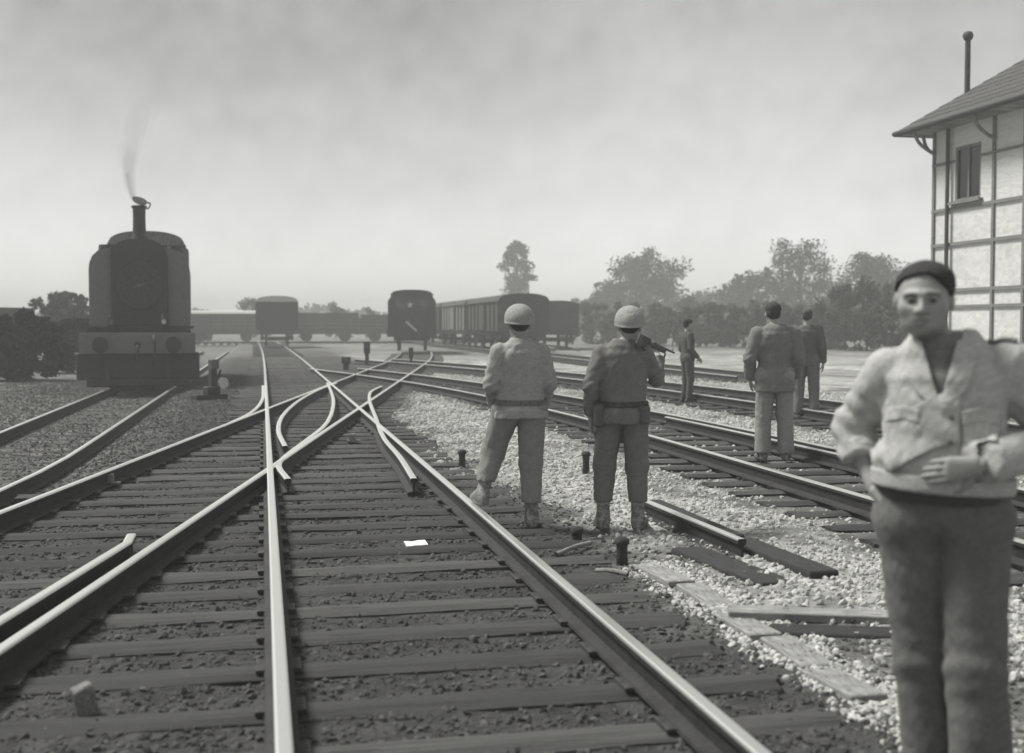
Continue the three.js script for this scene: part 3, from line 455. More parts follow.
// the man in the foreground
{
  const p = G(938, 813, 0);
  const bl = [[0.96, 0.165, 0.12, 0.004], [1.01, 0.166, 0.123, 0.008], [1.06, 0.172, 0.132, 0.014], [1.13, 0.176, 0.132, 0.012], [1.22, 0.158, 0.124, 0.01], [1.3, 0.156, 0.122, 0.004], [1.38, 0.16, 0.11, -0.004], [1.45, 0.128, 0.086, -0.01], [1.54, 0.072, 0.066, -0.014]];
  const f = figure({ label: 'man in pale waist-length jacket, grey trousers and dark cap, facing the camera close by', at: [p.x, ground(p.x, p.z) + 0.005, p.z], turn: Math.atan2(-p.x, -p.z) - 0.06, seed: 23, cell: 0.0065, headScale: [1.0, 0.88], headCell: 0.0032, handCell: 0.0032, skin: 0.27, stubble: false, 
    torso: [[0.86, 0.168, 0.12, 0], [0.96, 0.168, 0.122, 0], [1.06, 0.158, 0.115, 0.005], [1.18, 0.155, 0.115, 0.008], [1.3, 0.182, 0.122, 0.004], [1.38, 0.175, 0.112, -0.004], [1.44, 0.12, 0.082, -0.01], [1.5, 0.062, 0.058, -0.012]],
    jacketTorso: bl, hem: 1.06, jacket: 0.54, shirt: 0.24, trousers: 0.17, trouserFold: 0.0065, boots: 0.05, jacketGrow: 0.024, trouserGrow: 0.03, trouserLow: 1.9, collar: 1.535, waist: 1.1, headYaw: 0.02, headPitch: 0.03,
    cuffL: 0.9, cuffR: 0.42,
    joints: { head: [-0.062, 1.628, 0.035], neck: [-0.022, 1.48, -0.01], shL: [0.185, 1.425, -0.02], shR: [-0.172, 1.395, -0.02], elL: [0.32, 1.2, -0.05], elR: [-0.29, 1.21, -0.1], wrL: [0.115, 1.14, 0.205], wrR: [-0.205, 1.03, 0.02], hipL: [0.088, 0.93, 0], hipR: [-0.088, 0.93, 0], knL: [0.105, 0.5, 0.06], anL: [0.135, 0.09, 0.06], knR: [-0.052, 0.5, -0.02], anR: [-0.012, 0.09, -0.06], toL: [0.2, 0.035, 0.23], toR: [-0.06, 0.035, 0.11] },
    handL: { dir: [-1, -0.2, 0.05], palm: [0.05, 0, -1], curl: 0.34 }, handR: { dir: [0.55, -0.75, 0.35], palm: [1, 0.2, -0.1], curl: 0.3 },
    open: (x, y, z) => { const w = (y - 1.3) * 0.27 + 0.004; return Math.min(w - Math.abs(x + 0.012 - (1.5 - y) * 0.05), z - 0.0, y - 1.3) ; },
    bulge: (x, y, z) => -0.012 * Math.exp(-(((y - 1.13) / 0.035) ** 2)) * (z > -0.1 ? 1 : 1) });
  // waistband, collar, pocket flaps, front edge of the jacket
  const mat = coat(0.54), { jacketBase } = f;
  mesh('waistband', nets((x, y, z) => Math.max(Math.abs(torsoField(x, y, z, bl, 0.034)) - 0.007, Math.abs(y - 1.068 + 0.05 * x) - 0.026), [-0.26, 1.0, -0.2], [0.26, 1.13, 0.22], 0.006), mat, f.root);
  const shell = (cond, lo, hi, th = 0.005, lift = 0.01) => nets((x, y, z) => smax(Math.abs(jacketBase(x, y, z) - lift) - th, cond(x, y, z), 0.004), lo, hi, 0.005);
  for (const s of [-1, 1]) {
    mesh('lapel', shell((x, y, z) => { const X = (x + 0.012 - (1.5 - y) * 0.05) * s, w = (y - 1.3) * 0.27; return Math.max(w - 0.004 - X, X - w - 0.055 * sstep(1.28, 1.37, y) - 0.01 + 0.03 * sstep(1.45, 1.5, y), 1.31 - y, y - 1.505, -z); }, [-0.2, 1.25, 0], [0.2, 1.53, 0.2], 0.005, 0.009), mat, f.root);
    mesh('pocket_flap', shell((x, y, z) => { const X = x * s; return Math.max(Math.abs(X - 0.11) - 0.052, Math.abs(y - 1.285 + Math.abs(X - 0.11) * 0.25 - 0.0) - 0.022, -z); }, [-0.2, 1.22, 0], [0.2, 1.34, 0.2], 0.0055, 0.011), mat, f.root);
    mesh('pocket', shell((x, y, z) => { const X = x * s; return Math.max(Math.abs(X - 0.11) - 0.05, Math.abs(y - 1.215) - 0.055, -z); }, [-0.2, 1.14, 0], [0.2, 1.29, 0.2], 0.0055, 0.006), mat, f.root);
    const cuffA = V(...(s > 0 ? f.J.elL : f.J.elR)), cuffB = V(...(s > 0 ? f.J.wrL : f.J.wrR)), u0 = cuffA.clone().lerp(cuffB, s > 0 ? 0.76 : 0.28), u1 = cuffA.clone().lerp(cuffB, s > 0 ? 0.92 : 0.46);
    const [lo, hi] = bound([u0.toArray(), u1.toArray()], 0.1);
    mesh('cuff', nets((x, y, z) => { const ax_ = u1.clone().sub(u0).normalize(), t = (x - u0.x) * ax_.x + (y - u0.y) * ax_.y + (z - u0.z) * ax_.z, L = u0.distanceTo(u1), r = Math.sqrt(Math.max(0, (x - u0.x) ** 2 + (y - u0.y) ** 2 + (z - u0.z) ** 2 - t * t)); return smax(Math.abs(r - 0.057 - 0.003 * n3(x * 50, y * 50, z * 50)) - 0.006, Math.max(-t, t - L), 0.006); }, lo, hi, 0.0055), mat, f.root);
  }
  mesh('front_edge', shell((x, y, z) => { const t = (x + 0.17) / 0.21, yl = 1.235 + 0.12 * t + 0.018 * Math.sin(t * 3); return Math.max(y - yl - 0.0, yl - 0.16 - y, Math.abs(x + 0.055) - 0.11, 1.1 - y, -z); }, [-0.2, 1.07, 0], [0.1, 1.4, 0.22], 0.005, 0.008), mat, f.root);
  for (let k = 0; k < 3; k++) { const y = 1.13 + k * 0.07, x = 0.03; let z = 0.25; while (z > 0 && jacketBase(x, y, z) > 0.012) z -= 0.002; mesh('button', cyl(0.009, 0.009, 0.005, x, y, z, 'z', 12), std(0.12, 0.5), f.root); }
  mesh('shoulder_strap', nets((x, y, z) => smax(Math.abs(jacketBase(x, y, z) - 0.006) - 0.004, Math.max(Math.abs(z + 0.012) - 0.024, Math.abs(x - 0.165) - 0.045, 1.4 - y), 0.004), [0.08, 1.36, -0.08], [0.28, 1.56, 0.06], 0.005), coat(0.2), f.root);
  headwear(f, 'hair', (x, y, z) => Math.max(hairField(x, y, z), 0.085 * 0 - y - 0.05), std(0.035, 0.9), 0.006);
  headwear(f, 'cap', (x, y, z) => { const edge = 0.088 - (x > 0 ? 11 : 5.5) * x * x - 0.35 * Math.max(0, 0.04 - z) + 0.004 * n3(x * 30, 1, z * 30); let d = smin(ell(x, y, z, 0, 0.036, -0.014, 0.089, 0.1, 0.109), ell(x, y, z, 0.008, 0.07, -0.02, 0.08, 0.064, 0.1), 0.02); d = smax(d, Math.max(edge, -0.03) - y, 0.008); return d + 0.003 * n3(x * 35, y * 35, z * 35); }, coat(0.045), 0.005);
  mesh('belt', nets((x, y, z) => Math.max(Math.abs(torsoField(x, y, z, bl, 0.014)) - 0.005, Math.abs(y - 1.025) - 0.02), [-0.24, 0.98, -0.2], [0.24, 1.07, 0.2], 0.007), std(0.05, 0.6), f.root);
}

// ───────────────────────── engines and wagons ─────────────────────────
function wheelset(parent, r, z, y, gauge = 0.72, mat = M.black) { for (const s of [-1, 1]) { const m = mesh('wheel', [cyl(r, r, 0.11, s * gauge, y + r, z, 'x', 24), cyl(r + 0.025, r + 0.025, 0.03, s * (gauge - 0.06), y + r, z, 'x', 24)], mat, parent); mesh('hub', cyl(0.1, 0.1, 0.16, s * (gauge + 0.02), y + r, z, 'x', 12), mat, m); } }
function bufferPair(parent, z, y, dz, mat = M.black, sx = 0.87) { for (const s of [-1, 1]) { const m = mesh('buffer', [cyl(0.085, 0.11, 0.34, s * sx, y, z + dz * 0.17, 'z', 14)], mat, parent); mesh('buffer_head', [cyl(0.2, 0.2, 0.04, s * sx, y, z + dz * 0.36, 'z', 20)], M.sooty, m); } }
{ // steam engine seen head on
  const e = thing('steam_locomotive', 'steam locomotive seen head-on with tall chimney and side tanks, smoking', 'locomotive', [lx(-30) + 0.02, LT, -30], 0.05); e.scale.x = 0.93;
  const zf = -1.5;
  mesh('buffer_beam', [box(2.9, 0.5, 0.14, 0, 1.12, -0.35, 0.01)], M.tank, e); bufferPair(e, -0.28, 1.08, 1, M.sooty, 0.9);
  mesh('running_board', [box(2.75, 0.07, 8.4, 0, 1.5, -4.6), box(2.5, 0.26, 0.05, 0, 1.4, -0.5)], M.sooty, e);
  const sb = mesh('smokebox', extr(archPts(1.46, 1.56, 3.3, 3.72), 0.9), M.black, e); sb.position.z = zf - 0.85;
  mesh('smokebox_door', [cyl(0.6, 0.62, 0.07, 0, 2.55, zf + 0.08, 'z', 36)], M.sooty, sb).position.z = -zf + 0.85 ;
  mesh('door_handle', [bar(V(-0.16, 2.5, 0.16), V(0.16, 2.6, 0.16), 0.03), cyl(0.05, 0.05, 0.12, 0, 2.55, 0.12, 'z', 10)], M.steel, sb).position.z = 0.85;
  mesh('boiler', cyl(0.78, 0.78, 4.6, 0, 2.5, zf - 2.9, 'z', 32), M.black, e);
  for (const s of [-1, 1]) { // side tanks with a rounded outer shoulder
    const pts = [[0.74, 1.54], [1.31, 1.54], [1.31, 2.95], [1.29, 3.12], [1.21, 3.3], [1.07, 3.42], [0.88, 3.48], [0.74, 3.5]].map(p => [p[0] * s, p[1]]); if (s < 0) pts.reverse();
    const t = mesh('side_tank', extr(pts, 4.4), M.tank, e); t.position.z = zf - 4.55; const rv = []; for (let y = 1.7; y < 3; y += 0.16) for (const x of [0.8, 1.16]) rv.push(cyl(0.014, 0.014, 0.02, x * s, y, 4.41, 'z', 6)); mesh('rivets', rv, M.tank, t);
    mesh('tank_filler', [cyl(0.2, 0.22, 0.16, s * 0.92, 3.55, 3.4, 'y', 16)], M.sooty, t);
    mesh('cylinder', [cyl(0.33, 0.33, 0.85, s * 1.12, 0.72, -1.3, 'z', 24), cyl(0.2, 0.22, 0.12, s * 1.12, 0.72, -0.84, 'z', 18), box(0.5, 0.55, 0.8, s * 1.08, 1.15, -1.3, 0.03)], M.black, e);
    mesh('guard_iron', [bar(V(s * 0.75, 0.95, -0.45), V(s * 0.75, 0.12, -0.3), 0.12, 0.04)], M.black, e);
    const l = mesh('lamp', [box(0.17, 0.22, 0.17, s * 0.66, 1.64, -0.42, 0.02), cyl(0.05, 0.07, 0.1, s * 0.66, 1.79, -0.42, 'y', 12)], M.sooty, e); mesh('lens', cyl(0.06, 0.06, 0.03, s * 0.66, 1.64, -0.325, 'z', 16), s > 0 ? M.white : M.steel, l);
    mesh('step', [box(0.34, 0.04, 0.3, s * 1.2, 0.55, -2.4), bar(V(s * 1.28, 0.55, -2.4), V(s * 1.28, 1.48, -2.4), 0.04, 0.2)], M.black, e);
    mesh('coupling_rod', [bar(V(s * 0.9, 0.62, -2.6), V(s * 0.9, 0.62, -6.2), 0.06, 0.12)], M.steel, e);
  }
  const ch = mesh('chimney', lathe([[0.3, 3.6], [0.24, 3.68], [0.175, 3.85], [0.165, 4.3], [0.17, 4.5], [0.205, 4.53], [0.205, 4.58], [0.14, 4.58], [0.14, 4.2]], 28), M.black, e); ch.position.z = zf - 0.35;
  const lid = mesh('chimney_lid', [cyl(0.21, 0.19, 0.035, 0, 0, 0, 'y', 24), tube([V(0.19, 0, 0), V(0.27, 0.03, 0), V(0.28, -0.1, 0), V(0.22, -0.16, 0)], 0.02, 12, 6)], M.steel, ch); lid.position.set(0.02, 4.7, 0); lid.rotation.set(0.5, 0, -0.28); tag(lid, 'bright tilted lid over the chimney');
  mesh('dome', lathe([[0.42, 3.2], [0.36, 3.4], [0.33, 3.65], [0.24, 3.82], [0.1, 3.9], [0, 3.91]], 24), M.sooty, e).position.z = zf - 2.6;
  const cab = mesh('cab', extr(archPts(2.5, 1.5, 3.75, 4.0), 1.9), M.tank, e); cab.position.z = -8.2;
  mesh('cab_roof', (() => { const o = archPts(2.3, 3.86, 3.86, 4.24, 20); return extr(o, 2.3, 0.02); })(), M.wagonPale, cab).position.z = -0.1;
  for (const s of [-1, 1]) mesh('cab_window', cyl(0.2, 0.2, 0.03, s * 0.92, 3.2, 1.92, 'z', 20), M.glass, cab);
  mesh('coal_bunker', box(2.3, 1.5, 0.9, 0, 2.25, -8.65), M.tank, e);
  mesh('frame', [box(0.12, 0.7, 8, -0.5, 0.95, -4.7), box(0.12, 0.7, 8, 0.5, 0.95, -4.7), box(1.1, 0.5, 0.1, 0, 0.9, -0.6)], M.black, e);
  for (const z of [-2.7, -4.4, -6.1]) wheelset(e, 0.6, z, 0, 0.74); wheelset(e, 0.4, -1.0, 0, 0.7);
  mesh('rail_guard', [box(3.1, 0.66, 0.5, 0, 0.56, -0.75, 0.06), box(2.6, 0.3, 0.3, 0, 0.2, -0.66, 0.05)], M.black, e);
  mesh('coupling', [tube([V(0, 1.1, -0.28), V(0, 1.02, -0.05), V(0, 0.82, -0.02), V(0, 0.7, -0.12)], 0.035, 16, 8), cyl(0.07, 0.07, 0.2, 0, 1.1, -0.2, 'z', 12)], M.black, e);
  mesh('brake_pipe', tube([V(0.4, 1.3, -0.27), V(0.42, 1.2, -0.1), V(0.43, 0.8, -0.08), V(0.4, 0.6, -0.15)], 0.03, 16, 8), M.black, e);
  // thin smoke trailing from the chimney
  const S = thing('smoke', 'thin grey smoke rising and drifting from the chimney of the steam locomotive', 'smoke', [lx(-30) - 0.08, 0, -31.85]);
  for (let k = 0; k < 12; k++) { // nested puffs of different reach, so that the plume thins out
    const reach = 0.7 + 0.17 * k + 0.5 * n3(k * 1.7, 2, 5), pts = []; for (let i = 0; i <= 8; i++) { const t = i / 8 * reach / 4.4; pts.push(V(-0.12 - 0.22 * Math.sin(t * 5) + 1.5 * t * t + 0.12 * n3(t * 5, k, 1), 4.72 + t * 4.4, -0.5 * t + 0.15 * n3(t * 4, 3, k))); }
    const cv = new THREE.CatmullRomCurve3(pts), g = new THREE.TubeGeometry(cv, 40, 1, 14), p = g.attributes.position;
    for (let i = 0; i < p.count; i++) { const row = Math.floor(i / 15), t = row / 40, c = cv.getPointAt(t), T = t * reach / 4.4, e = Math.sqrt(Math.max(0.0004, 1 - Math.pow(t, 6))), r = (0.09 + 0.75 * T) * (0.35 + 0.1 * (k % 6)) * (1 + 0.6 * n3(p.getX(i) * 1.3 + k, p.getY(i) * 1.4, p.getZ(i) * 1.3 + k)) * e; p.setXYZ(i, c.x + (p.getX(i) - c.x) * r, c.y + (p.getY(i) - c.y) * r, c.z + (p.getZ(i) - c.z) * r); }
    g.computeVertexNormals(); mesh('smoke_wisp', g, new THREE.MeshStandardMaterial({ color: grey(0.13), roughness: 1, transparent: true, opacity: 0.012, side: THREE.DoubleSide, depthWrite: false }), S);
  }
}
function wagon(name, label, p, turn, o) {
  const { w, h, l, body, roof, y0 = 1.05 } = o, g = thing(name, label, 'wagon', p, turn, o.group);
  mesh('underframe', [box(w * 0.86, 0.24, l, 0, y0 - 0.14, 0), box(w * 0.9, 0.3, 0.1, 0, y0 - 0.14, l / 2), box(w * 0.9, 0.3, 0.1, 0, y0 - 0.14, -l / 2)], M.black, g);
  for (const s of [-1, 1]) { bufferPair(g, s * (l / 2 + 0.04), y0 - 0.12, s, M.black, 0.86); wheelset(g, 0.47, s * l * 0.3, 0); mesh('axle', cyl(0.07, 0.07, 1.9, 0, 0.47, s * l * 0.3, 'x', 10), M.black, g); for (const q of [-1, 1]) mesh('axle_box', [box(0.2, 0.3, 0.34, q * 0.98, 0.5, s * l * 0.3, 0.03), box(0.12, 0.1, 1.1, q * 0.98, 0.72, s * l * 0.3, 0.02)], M.black, g); mesh('brake_beam', [box(1.5, 0.14, 0.1, 0, 0.4, s * (l * 0.3 + 0.6))], M.black, g); }
  if (roof) { mesh('body', extr(archPts(w, y0, h - 0.34, h - 0.04), l), body, g).position.z = -l / 2; const r = mesh('roof', extr([...archPts(w + 0.16, h - 0.36, h - 0.36, h + 0.02, 18)], l + 0.2, 0.015), roof, g); r.position.z = -l / 2 - 0.1; }
  else { mesh('floor', box(w - 0.1, 0.08, l - 0.1, 0, y0 + 0.02, 0), M.wagonMid, g); for (const s of [-1, 1]) { const nb = 5; for (let k = 0; k < nb; k++) { const bh = (h - y0) / nb; mesh('side_board', box(0.06, bh - 0.015, l, s * w / 2, y0 + bh * (k + 0.5), 0), body, g); mesh('end_board', box(w - 0.14, bh - 0.015, 0.06, 0, y0 + bh * (k + 0.5), s * (l / 2 - 0.04)), body, g); } } if (o.load) mesh('tarpaulin', extr(archPts(w - 0.05, h - 0.1, h - 0.05, h + 0.28), l - 0.1), M.roofPale, g).position.z = -l / 2 + 0.05; }
  const nr = o.ribs ?? 7; for (const s of [-1, 1]) { for (let i = 0; i < nr; i++) mesh('rib', box(0.06, h - y0 - (roof ? 0.4 : 0), 0.09, s * (w / 2 + 0.035), y0 + (h - y0 - (roof ? 0.4 : 0)) / 2, -l / 2 + 0.1 + (l - 0.2) * i / (nr - 1)), o.rib || M.wagonDark, g); if (roof) mesh('sliding_door', box(0.06, h - y0 - 0.55, 1.5, s * (w / 2 + 0.05), (h + y0) / 2 - 0.22, 0), o.door || body, g); for (const x of [-w * 0.3, w * 0.3]) mesh('end_post', box(0.1, h - y0 - 0.35, 0.07, x, (h + y0) / 2 - 0.15, s * (l / 2 + 0.03)), body, g); }
  return g;
}
const at0 = (px, z) => -z * Math.tan(Math.atan((px - 512) / F) - YAW);
const onMain = z => 0.81 + mx(z);
wagon('box_wagon', 'lone dark box wagon with pale arched roof, end-on on the straight track', [0.92, RT, -84], 0, { w: 2.62, h: 3.25, l: 7.5, body: M.wagonDark, roof: M.roofPale, group: 'goods wagons in the yard' });
{ // small dark engine facing us on the slanting track
  const z = -62.5, g = thing('shunting_locomotive', 'small dark locomotive with white star and stripe on its front, facing us mid-distance', 'locomotive', [at0(412, z - 0), RT, z], -0.125);
  mesh('body', extr(archPts(2.5, 1.0, 2.6, 3.1), 8), M.black, g).position.z = -8; const rf = mesh('roof', extr(archPts(2.2, 2.98, 2.98, 3.2, 16), 7.6, 0.02), M.sooty, g); rf.position.z = -7.8;
  mesh('front_panel', [box(1.5, 1.5, 0.06, 0, 1.9, 0.03, 0.02)], M.sooty, g); mesh('buffer_beam', box(2.6, 0.4, 0.14, 0, 0.95, 0.1), M.sooty, g); bufferPair(g, 0.17, 0.95, 1, M.sooty);
  for (const s of [-1, 1]) mesh('window', box(0.5, 0.45, 0.05, s * 0.62, 2.48, 0.05), M.glass, g);
  const sp = []; for (let i = 0; i < 10; i++) { const r = i % 2 ? 0.085 : 0.2, a = Math.PI / 2 + i * Math.PI / 5; sp.push([Math.cos(a) * r, Math.sin(a) * r]); }
  const st = mesh('star', extr(sp, 0.02), M.white, g); st.position.set(-0.1, 2.42, 0.075); tag(st, 'white painted star');
  const dg = mesh('stripe', bar(V(-0.3, 1.55, 0.07), V(0.25, 1.05, 0.19), 0.12, 0.03), M.white, g); tag(dg, 'white diagonal stripe');
  for (const zz of [-1.3, -3.2, -5, -6.8]) wheelset(g, 0.46, zz, 0); mesh('frame', [box(1.9, 0.5, 7.6, 0, 0.8, -4)], M.black, g); mesh('coupling', cyl(0.06, 0.06, 0.4, 0, 0.9, 0.3, 'z', 10), M.black, g);
}
// row of wagons on the far straight track
const rowT = [['dark box wagon with many ribs nearest the small dark engine in the wagon row', M.wagonDark, M.sooty, M.wagonMid], ['pale box wagon with dark roof second from the near end of the wagon row', M.wagonPale, M.sooty, M.wagonMid], ['dark box wagon at the near end of the row, behind the pale-jacketed soldier', M.wagonMid, M.sooty, M.wagonDark]];
[[-86], [-75.5], [-65]].forEach(([z], i) => wagon('box_wagon', rowT[i][0], [13.1, RT + 0.01, z], 0, { w: 2.55, h: 2.95, l: 9.6, body: rowT[i][1], roof: rowT[i][2], rib: rowT[i][3], ribs: 9, group: 'goods wagons in the yard' }));
wagon('box_wagon', 'dark box wagon standing alone before the trees, between the helmets of the two soldiers', [18.4, RT, -76], -0.12, { w: 2.5, h: 2.85, l: 7, body: M.wagonMid, roof: M.wagonMid, group: 'goods wagons in the yard' });
{ const t = thing('railway_track', 'short far track under the lone dark wagon before the trees', 'railway track'); for (const s of [-0.75, 0.75]) rail(t, [V(18.4 + s - 1.0, RT, -68), V(18.4 + s, RT, -76), V(18.4 + s + 1.6, RT, -90)]); }
// low open wagons across the background
[[-9.6, 6, 2.35, M.wagonMid, true, 'low wagon with pale tarpaulin close to the right side of the steam locomotive'], [-3.2, 6.2, 2.3, M.wagonMid, true, 'low wagon with pale tarpaulin just left of the lone box wagon'], [5.2, 5.4, 2.4, M.wagonDark, false, 'low open wagon just right of the lone box wagon'], [11.1, 5.8, 2.25, M.wagonDark, false, 'low open wagon left of the small dark engine'], [17.2, 5.6, 2.3, M.wagonMid, true, 'low wagon with pale tarpaulin behind the small dark engine']].forEach(([x, l, h, body, load, label]) => wagon('open_wagon', label, [x, RT, -103], Math.PI / 2, { w: 2.6, h, l, body, load, y0: 0.86, group: 'low wagons along the background' }));
wagon('open_wagon', 'low dark wagon at the left edge beside the bushes', [-14.5, RT - 0.1, -62], 1.1, { w: 2.6, h: 2.3, l: 7, body: M.wagonDark, group: 'low wagons along the background' });

// ───────────────────────── signal house ─────────────────────────
{
  const XW = 15, ZF = -25, LEN = 9, DEP = 5, B = thing('signal_house', 'pale half-timbered signal house with hipped roof and dark window at the right edge', 'building', [XW, -0.05, ZF]);
  // local: wall face at x=0 running towards +z (to the camera), building extends to +x
  const H = 5.98; 
  const fp = (name, y0, y1, z0, z1) => mesh(name, box(0.2, y1 - y0, z1 - z0, 0.1, (y0 + y1) / 2, (z0 + z1) / 2), M.plaster, B);
  const wz0 = 0.88, wz1 = 1.85, wy0 = 4.3, wy1 = 5.5;       // window opening
  fp('wall', 0, wy0, 0, LEN); fp('wall', wy1, H, 0, LEN); fp('wall', wy0, wy1, 0, wz0); fp('wall', wy0, wy1, wz1, LEN);
  mesh('wall', box(DEP - 0.2, H, 0.2, DEP / 2 + 0.1, H / 2, 0.1), M.plaster, B); mesh('wall', box(DEP - 0.2, H, 0.2, DEP / 2 + 0.1, H / 2, LEN - 0.1), M.plaster, B); mesh('wall', box(0.2, H, LEN - 0.4, DEP - 0.1, H / 2, LEN / 2), M.plaster, B);
  const W = mesh('window', [box(0.06, 0.05, wz1 - wz0, 0.04, wy0 + 0.035, (wz0 + wz1) / 2), box(0.06, 0.07, wz1 - wz0, 0.04, wy1 - 0.035, (wz0 + wz1) / 2), box(0.06, wy1 - wy0 - 0.14, 0.06, 0.04, (wy0 + wy1) / 2, wz0 + 0.03), box(0.06, wy1 - wy0 - 0.14, 0.06, 0.04, (wy0 + wy1) / 2, wz1 - 0.03), box(0.05, wy1 - wy0 - 0.14, 0.05, 0.04, (wy0 + wy1) / 2, (wz0 + wz1) / 2)], M.timber, B);
  for (const zz of [wz0 + (wz1 - wz0) * 0.27, wz1 - (wz1 - wz0) * 0.27]) mesh('pane', box(0.012, wy1 - wy0 - 0.14, (wz1 - wz0) / 2 - 0.08, 0.05, (wy0 + wy1) / 2, zz), M.pane, W);
  mesh('sill', box(0.12, 0.06, wz1 - wz0 + 0.2, -0.06, wy0 - 0.03, (wz0 + wz1) / 2), M.timber, W);
  const hb = (y, t = 0.09, z0 = 0.002, z1 = LEN) => mesh('timber_beam', box(0.05, t, z1 - z0, -0.022, y, (z0 + z1) / 2), M.timber, B);
  for (const [y, t] of [[5.2, 0.05], [4.16, 0.07], [3.38, 0.07], [2.36, 0.07], [2.0, 0.06], [0.5, 0.12]]) { if (y === 5.2) { hb(y, t, 0.002, wz0 - 0.02); hb(y, t, wz1 + 0.02, LEN); } else hb(y, t); }
  for (const z of [0.06, 2.35, 3.4, 4.8, 6.4, 8.0, 8.94]) mesh('timber_post', box(0.044, H, 0.08, -0.024, H / 2, z), M.timber, B);
  mesh('drainpipe', tube([V(-0.09, H - 0.05, 0.72), V(-0.09, 3, 0.72), V(-0.09, 0.1, 0.72)], 0.045, 12, 10), M.slate, B);
  // hipped roof with overhang, laid in courses
  const ov = 0.6, y0 = 6.0, rise = 2.15, x0 = -ov, x1 = DEP + ov, z0 = -ov, z1 = LEN + ov, xm = (x0 + x1) / 2, half = (x1 - x0) / 2, nC = 14, R = new THREE.Group(); R.name = 'roof'; B.add(R);
  mesh('roof_boards', box(x1 - x0 - 0.1, 0.06, z1 - z0 - 0.1, xm, y0 - 0.02, (z0 + z1) / 2), M.timber, R);
  for (let k = 0; k < nC; k++) {
    const t0 = k / nC, t1 = (k + 1) / nC, q = t => [x0 + half * t, x1 - half * t, z0 + half * t, z1 - half * t, y0 + 0.03 + rise * t], a = q(t0), b = q(Math.min(1, t1 + 0.02)), th = 0.035, P = [];
    const ring = (c, y) => [V(c[0], y, c[2]), V(c[1], y, c[2]), V(c[1], y, c[3]), V(c[0], y, c[3])], lo = ring(a, a[4]), up = ring(a, a[4] + th), tp = ring(b, b[4] + th * 0.4);
    for (let i = 0; i < 4; i++) { const j = (i + 1) % 4; for (const [A, C, D, E2] of [[lo[i], lo[j], up[j], up[i]], [up[i], up[j], tp[j], tp[i]]]) for (const v of [A, D, C, A, E2, D]) P.push(v.x, v.y, v.z); }
    const g = new THREE.BufferGeometry(); g.setAttribute('position', new THREE.Float32BufferAttribute(P, 3)); g.computeVertexNormals(); g.setAttribute('uv', new THREE.Float32BufferAttribute(P.reduce((u, v, i) => (i % 3 === 0 ? u.push(v + P[i + 2], P[i + 1]) : 0, u), []), 2));
    mesh('tile_course', g, M.slate, R);
  }
  mesh('gutter', [tube([V(x0 - 0.04, y0, z0 - 0.04), V(x0 - 0.04, y0, (z0 + z1) / 2), V(x0 - 0.04, y0, z1)], 0.06, 8, 8), tube([V(x0 - 0.04, y0, z0 - 0.04), V(xm, y0, z0 - 0.04), V(x1, y0, z0 - 0.04)], 0.06, 8, 8)], M.slate, R);
  for (const z of [0.1, 2.4, 4.8, 7.2]) mesh('eaves_bracket', tube([V(-0.02, 5.48, z), V(-0.22, 5.55, z), V(-0.45, 5.73, z), V(-0.56, 5.96, z)], 0.04, 14, 8), M.timber, R);
  mesh('eaves_bracket', tube([V(0.06, 5.48, -0.02), V(0.06, 5.55, -0.22), V(0.06, 5.73, -0.45), V(0.06, 5.96, -0.56)], 0.04, 14, 8), M.timber, R);
  const st = mesh('stove_pipe', [cyl(0.06, 0.065, 2.2, 0.5, 6.88, 0.5, 'y', 14)], M.slate, B); mesh('pipe_cap', [lathe([[0, 8.4], [0.09, 8.37], [0.12, 8.29], [0.09, 8.21], [0.06, 8.19]], 16).translate(0.5, -0.24, 0.5)], M.slate, st);
}

